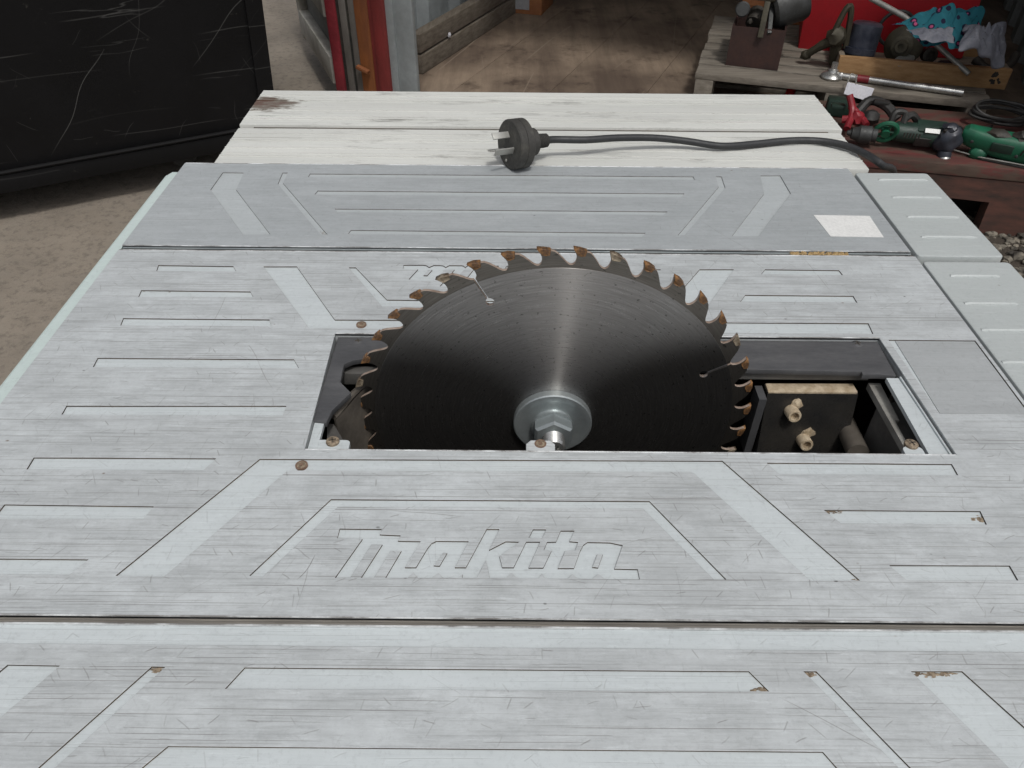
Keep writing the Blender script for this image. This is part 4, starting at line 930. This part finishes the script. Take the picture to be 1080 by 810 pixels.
# second tool: green grinder body running off to the right
gp = qp(1014, 150, 0); grd = empty('angle_grinder', gp, 'bright green power tool with black underside at the right end of the red pallet', 'grinder')
g0, g1 = qp(1014, 143, .045), qp(1090, 158, .045); gd = (g1-g0).normalized(); G = frame(g0, gd, (0, -.25, .97)); b = MB(G)
rings = []
for x, w_, h_, zc in ((0, .016, .014, .012), (.012, .024, .026, .008), (.05, .028, .030, .002), (.09, .031, .033, -.002), (.14, .032, .035, -.004), (.20, .031, .034, -.004), (.25, .026, .030, -.002)):
    rings.append(b.ring([(x, w_*(abs(math.cos(t))**.7)*(1 if math.cos(t) > 0 else -1), zc+h_*(abs(math.sin(t))**.7)*(1 if math.sin(t) > 0 else -1)) for t in [2*math.pi*k/20 for k in range(20)]]))
b.skin(rings); b.put('tool_body', 'tool green', grd)
b = MB(G); b.blob((.055, -.022, -.028), (.024, .016, .018), .1, 2, 2); b.put('guard_foot', 'tool green', grd)
b = MB(G); b.box((.16, -.012, -.042), (.20, .045, .014), bev=.005); b.put('sole_plate', 'tool black', grd)
b = MB(G); b.box((.105, -.0275, .004), (.055, .012, .026), bev=.004); b.put('side_cover', 'tool dark green', grd)
b = MB(G); b.tube([(-.01, -.02, -.034), (.06, -.036, -.030), (.15, -.038, -.026), (.24, -.036, -.026)], .0018, 6); b.put('guide_wire', 'light metal', grd)
b = MB(G); b.blob((.085, -.004, .030), (.028, .018, .010), .2, 8, 2); b.blob((.15, 0, .032), (.03, .02, .012), .3, 4, 2); b.put('switch_block', 'dark cast', grd)
b = MB(G)
for k in range(7): b.box((.155+.010*k, -.0322, .006), (.004, .004, .020), Matrix.Rotation(.25, 3, 'Y'), .001)
b.put('vent_slots', 'dark void', grd)
b = MB(G); b.lathe([(0, .004), (.002, .0045), (.003, .003)], (.03, -.027, .006), (0, -1, .1), 12); b.lathe([(0, .004), (.002, .0045), (.003, .003)], (.145, -.0325, -.008), (0, -1, .1), 12); b.put('housing_screws', 'cast grey', grd)
# coiled black cord
c = qp(1052, 126, .02); b = MB(); pts = []
for i in range(110):
    a = i/110*2*math.pi*5; rr = 1+.08*math.sin(i*.37); pts.append(c+pu*(.075*math.cos(a)*rr)+pv*(.03*math.sin(a)*rr)+Vector((0, 0, .014+.0001*i+.014*math.sin(a)+.01*math.sin(i*.21))))
b.tube(pts, .0045, 8, sub=2); tag(b.put('coiled_lead', 'tool black', None, c), 'coiled black electric lead behind the green power tool', 'lead')
# red clamp and dark tool behind the drill
b = MB(); c = qp(900, 118, .02); b.tube([qp(896, 100, .09), qp(899, 118, .05), qp(893, 136, .02)], .010, 10, sub=4); b.tube([qp(897, 112, .06), qp(908, 124, .04), qp(914, 132, .03)], .010, 10, sub=4); b.tube([qp(888, 126, .03), qp(902, 126, .035), qp(912, 128, .03)], .011, 10, sub=4); b.blob(qp(904, 124, .04), (.02, .02, .02), .2, 4)
tag(b.put('red_clamp', 'red metal', None, qp(900, 136, 0)), 'forked red metal clamp standing behind the drill chuck', 'clamp')
b = MB(); b.tube([qp(905, 118, .04), qp(918, 106, .07), qp(935, 112, .065), qp(946, 126, .04)], .014, 10, sub=4); b.box(qp(930, 108, .075), (.045, .02, .012), Matrix.Rotation(-.3, 3, 'Z'), .004); b.blob(qp(918, 124, .03), (.026, .02, .022), .25, 6)
tag(b.put('hand_tool', 'tool black', None, qp(925, 130, 0)), 'black hand tool half hidden between the red clamp and the drill', 'tool')
b = MB(); b.box(qp(884, 112, .02), (.07, .05, .05), Matrix.Rotation(PA, 3, 'Z'), .008); b.box(qp(884, 112, .05), (.04, .03, .014), Matrix.Rotation(PA, 3, 'Z'), .004)
tag(b.put('tool_case', 'tool dark green', None, qp(884, 125, 0)), 'small dark green case behind the pale board, left of the red clamp', 'case')

# =====================================================================  CAMERA, LIGHT
cd = bpy.data.cameras.new('camera'); cam = bpy.data.objects.new('camera', cd); C.objects.link(cam)
cd.sensor_fit = 'HORIZONTAL'; cd.sensor_width = 36; cd.lens = F/1080*36; cd.clip_start = .01; cd.clip_end = 500
r0, u0, f0 = Vector((1, 0, 0)), Vector((0, SN, CS)), Vector((0, CS, -SN))
X = r0*math.cos(RHO)+u0*math.sin(RHO); Y = -r0*math.sin(RHO)+u0*math.cos(RHO)
m = Matrix((X, Y, -f0)).transposed().to_4x4(); m.translation = CAM; cam.matrix_world = m
sc.camera = cam
SUN_EL, SUN_AZ = R(62), R(160)       # azimuth from +y (away from the viewer), clockwise
w = bpy.data.worlds.new('World'); sc.world = w; w.use_nodes = True; nt = w.node_tree
bg = nt.nodes['Background']; sky = nt.nodes.new('ShaderNodeTexSky'); sky.sky_type = 'NISHITA'; sky.sun_disc = False
sky.sun_elevation = SUN_EL; sky.sun_rotation = SUN_AZ; sky.dust_density = 4; sky.air_density = 1.0; sky.ozone_density = 1
hs = nt.nodes.new('ShaderNodeHueSaturation'); hs.inputs['Saturation'].default_value = .25; nt.links.new(sky.outputs[0], hs.inputs['Color'])
nt.links.new(hs.outputs[0], bg.inputs[0]); bg.inputs[1].default_value = .11
ld = bpy.data.lights.new('sun', 'SUN'); lo = bpy.data.objects.new('sun', ld); C.objects.link(lo); ld.energy = 1.3; ld.angle = R(6); ld.color = (1, .98, .94)
d_ = Vector((math.sin(SUN_AZ)*math.cos(SUN_EL), math.cos(SUN_AZ)*math.cos(SUN_EL), math.sin(SUN_EL)))
lo.rotation_euler = d_.to_track_quat('Z', 'Y').to_euler(); lo.location = (0, 0, 6)
sc.render.engine = 'CYCLES'
vs = sc.view_settings; vs.view_transform = 'Standard'; vs.look = 'None'; vs.exposure = .05; vs.gamma = 1; vs.use_curve_mapping = False
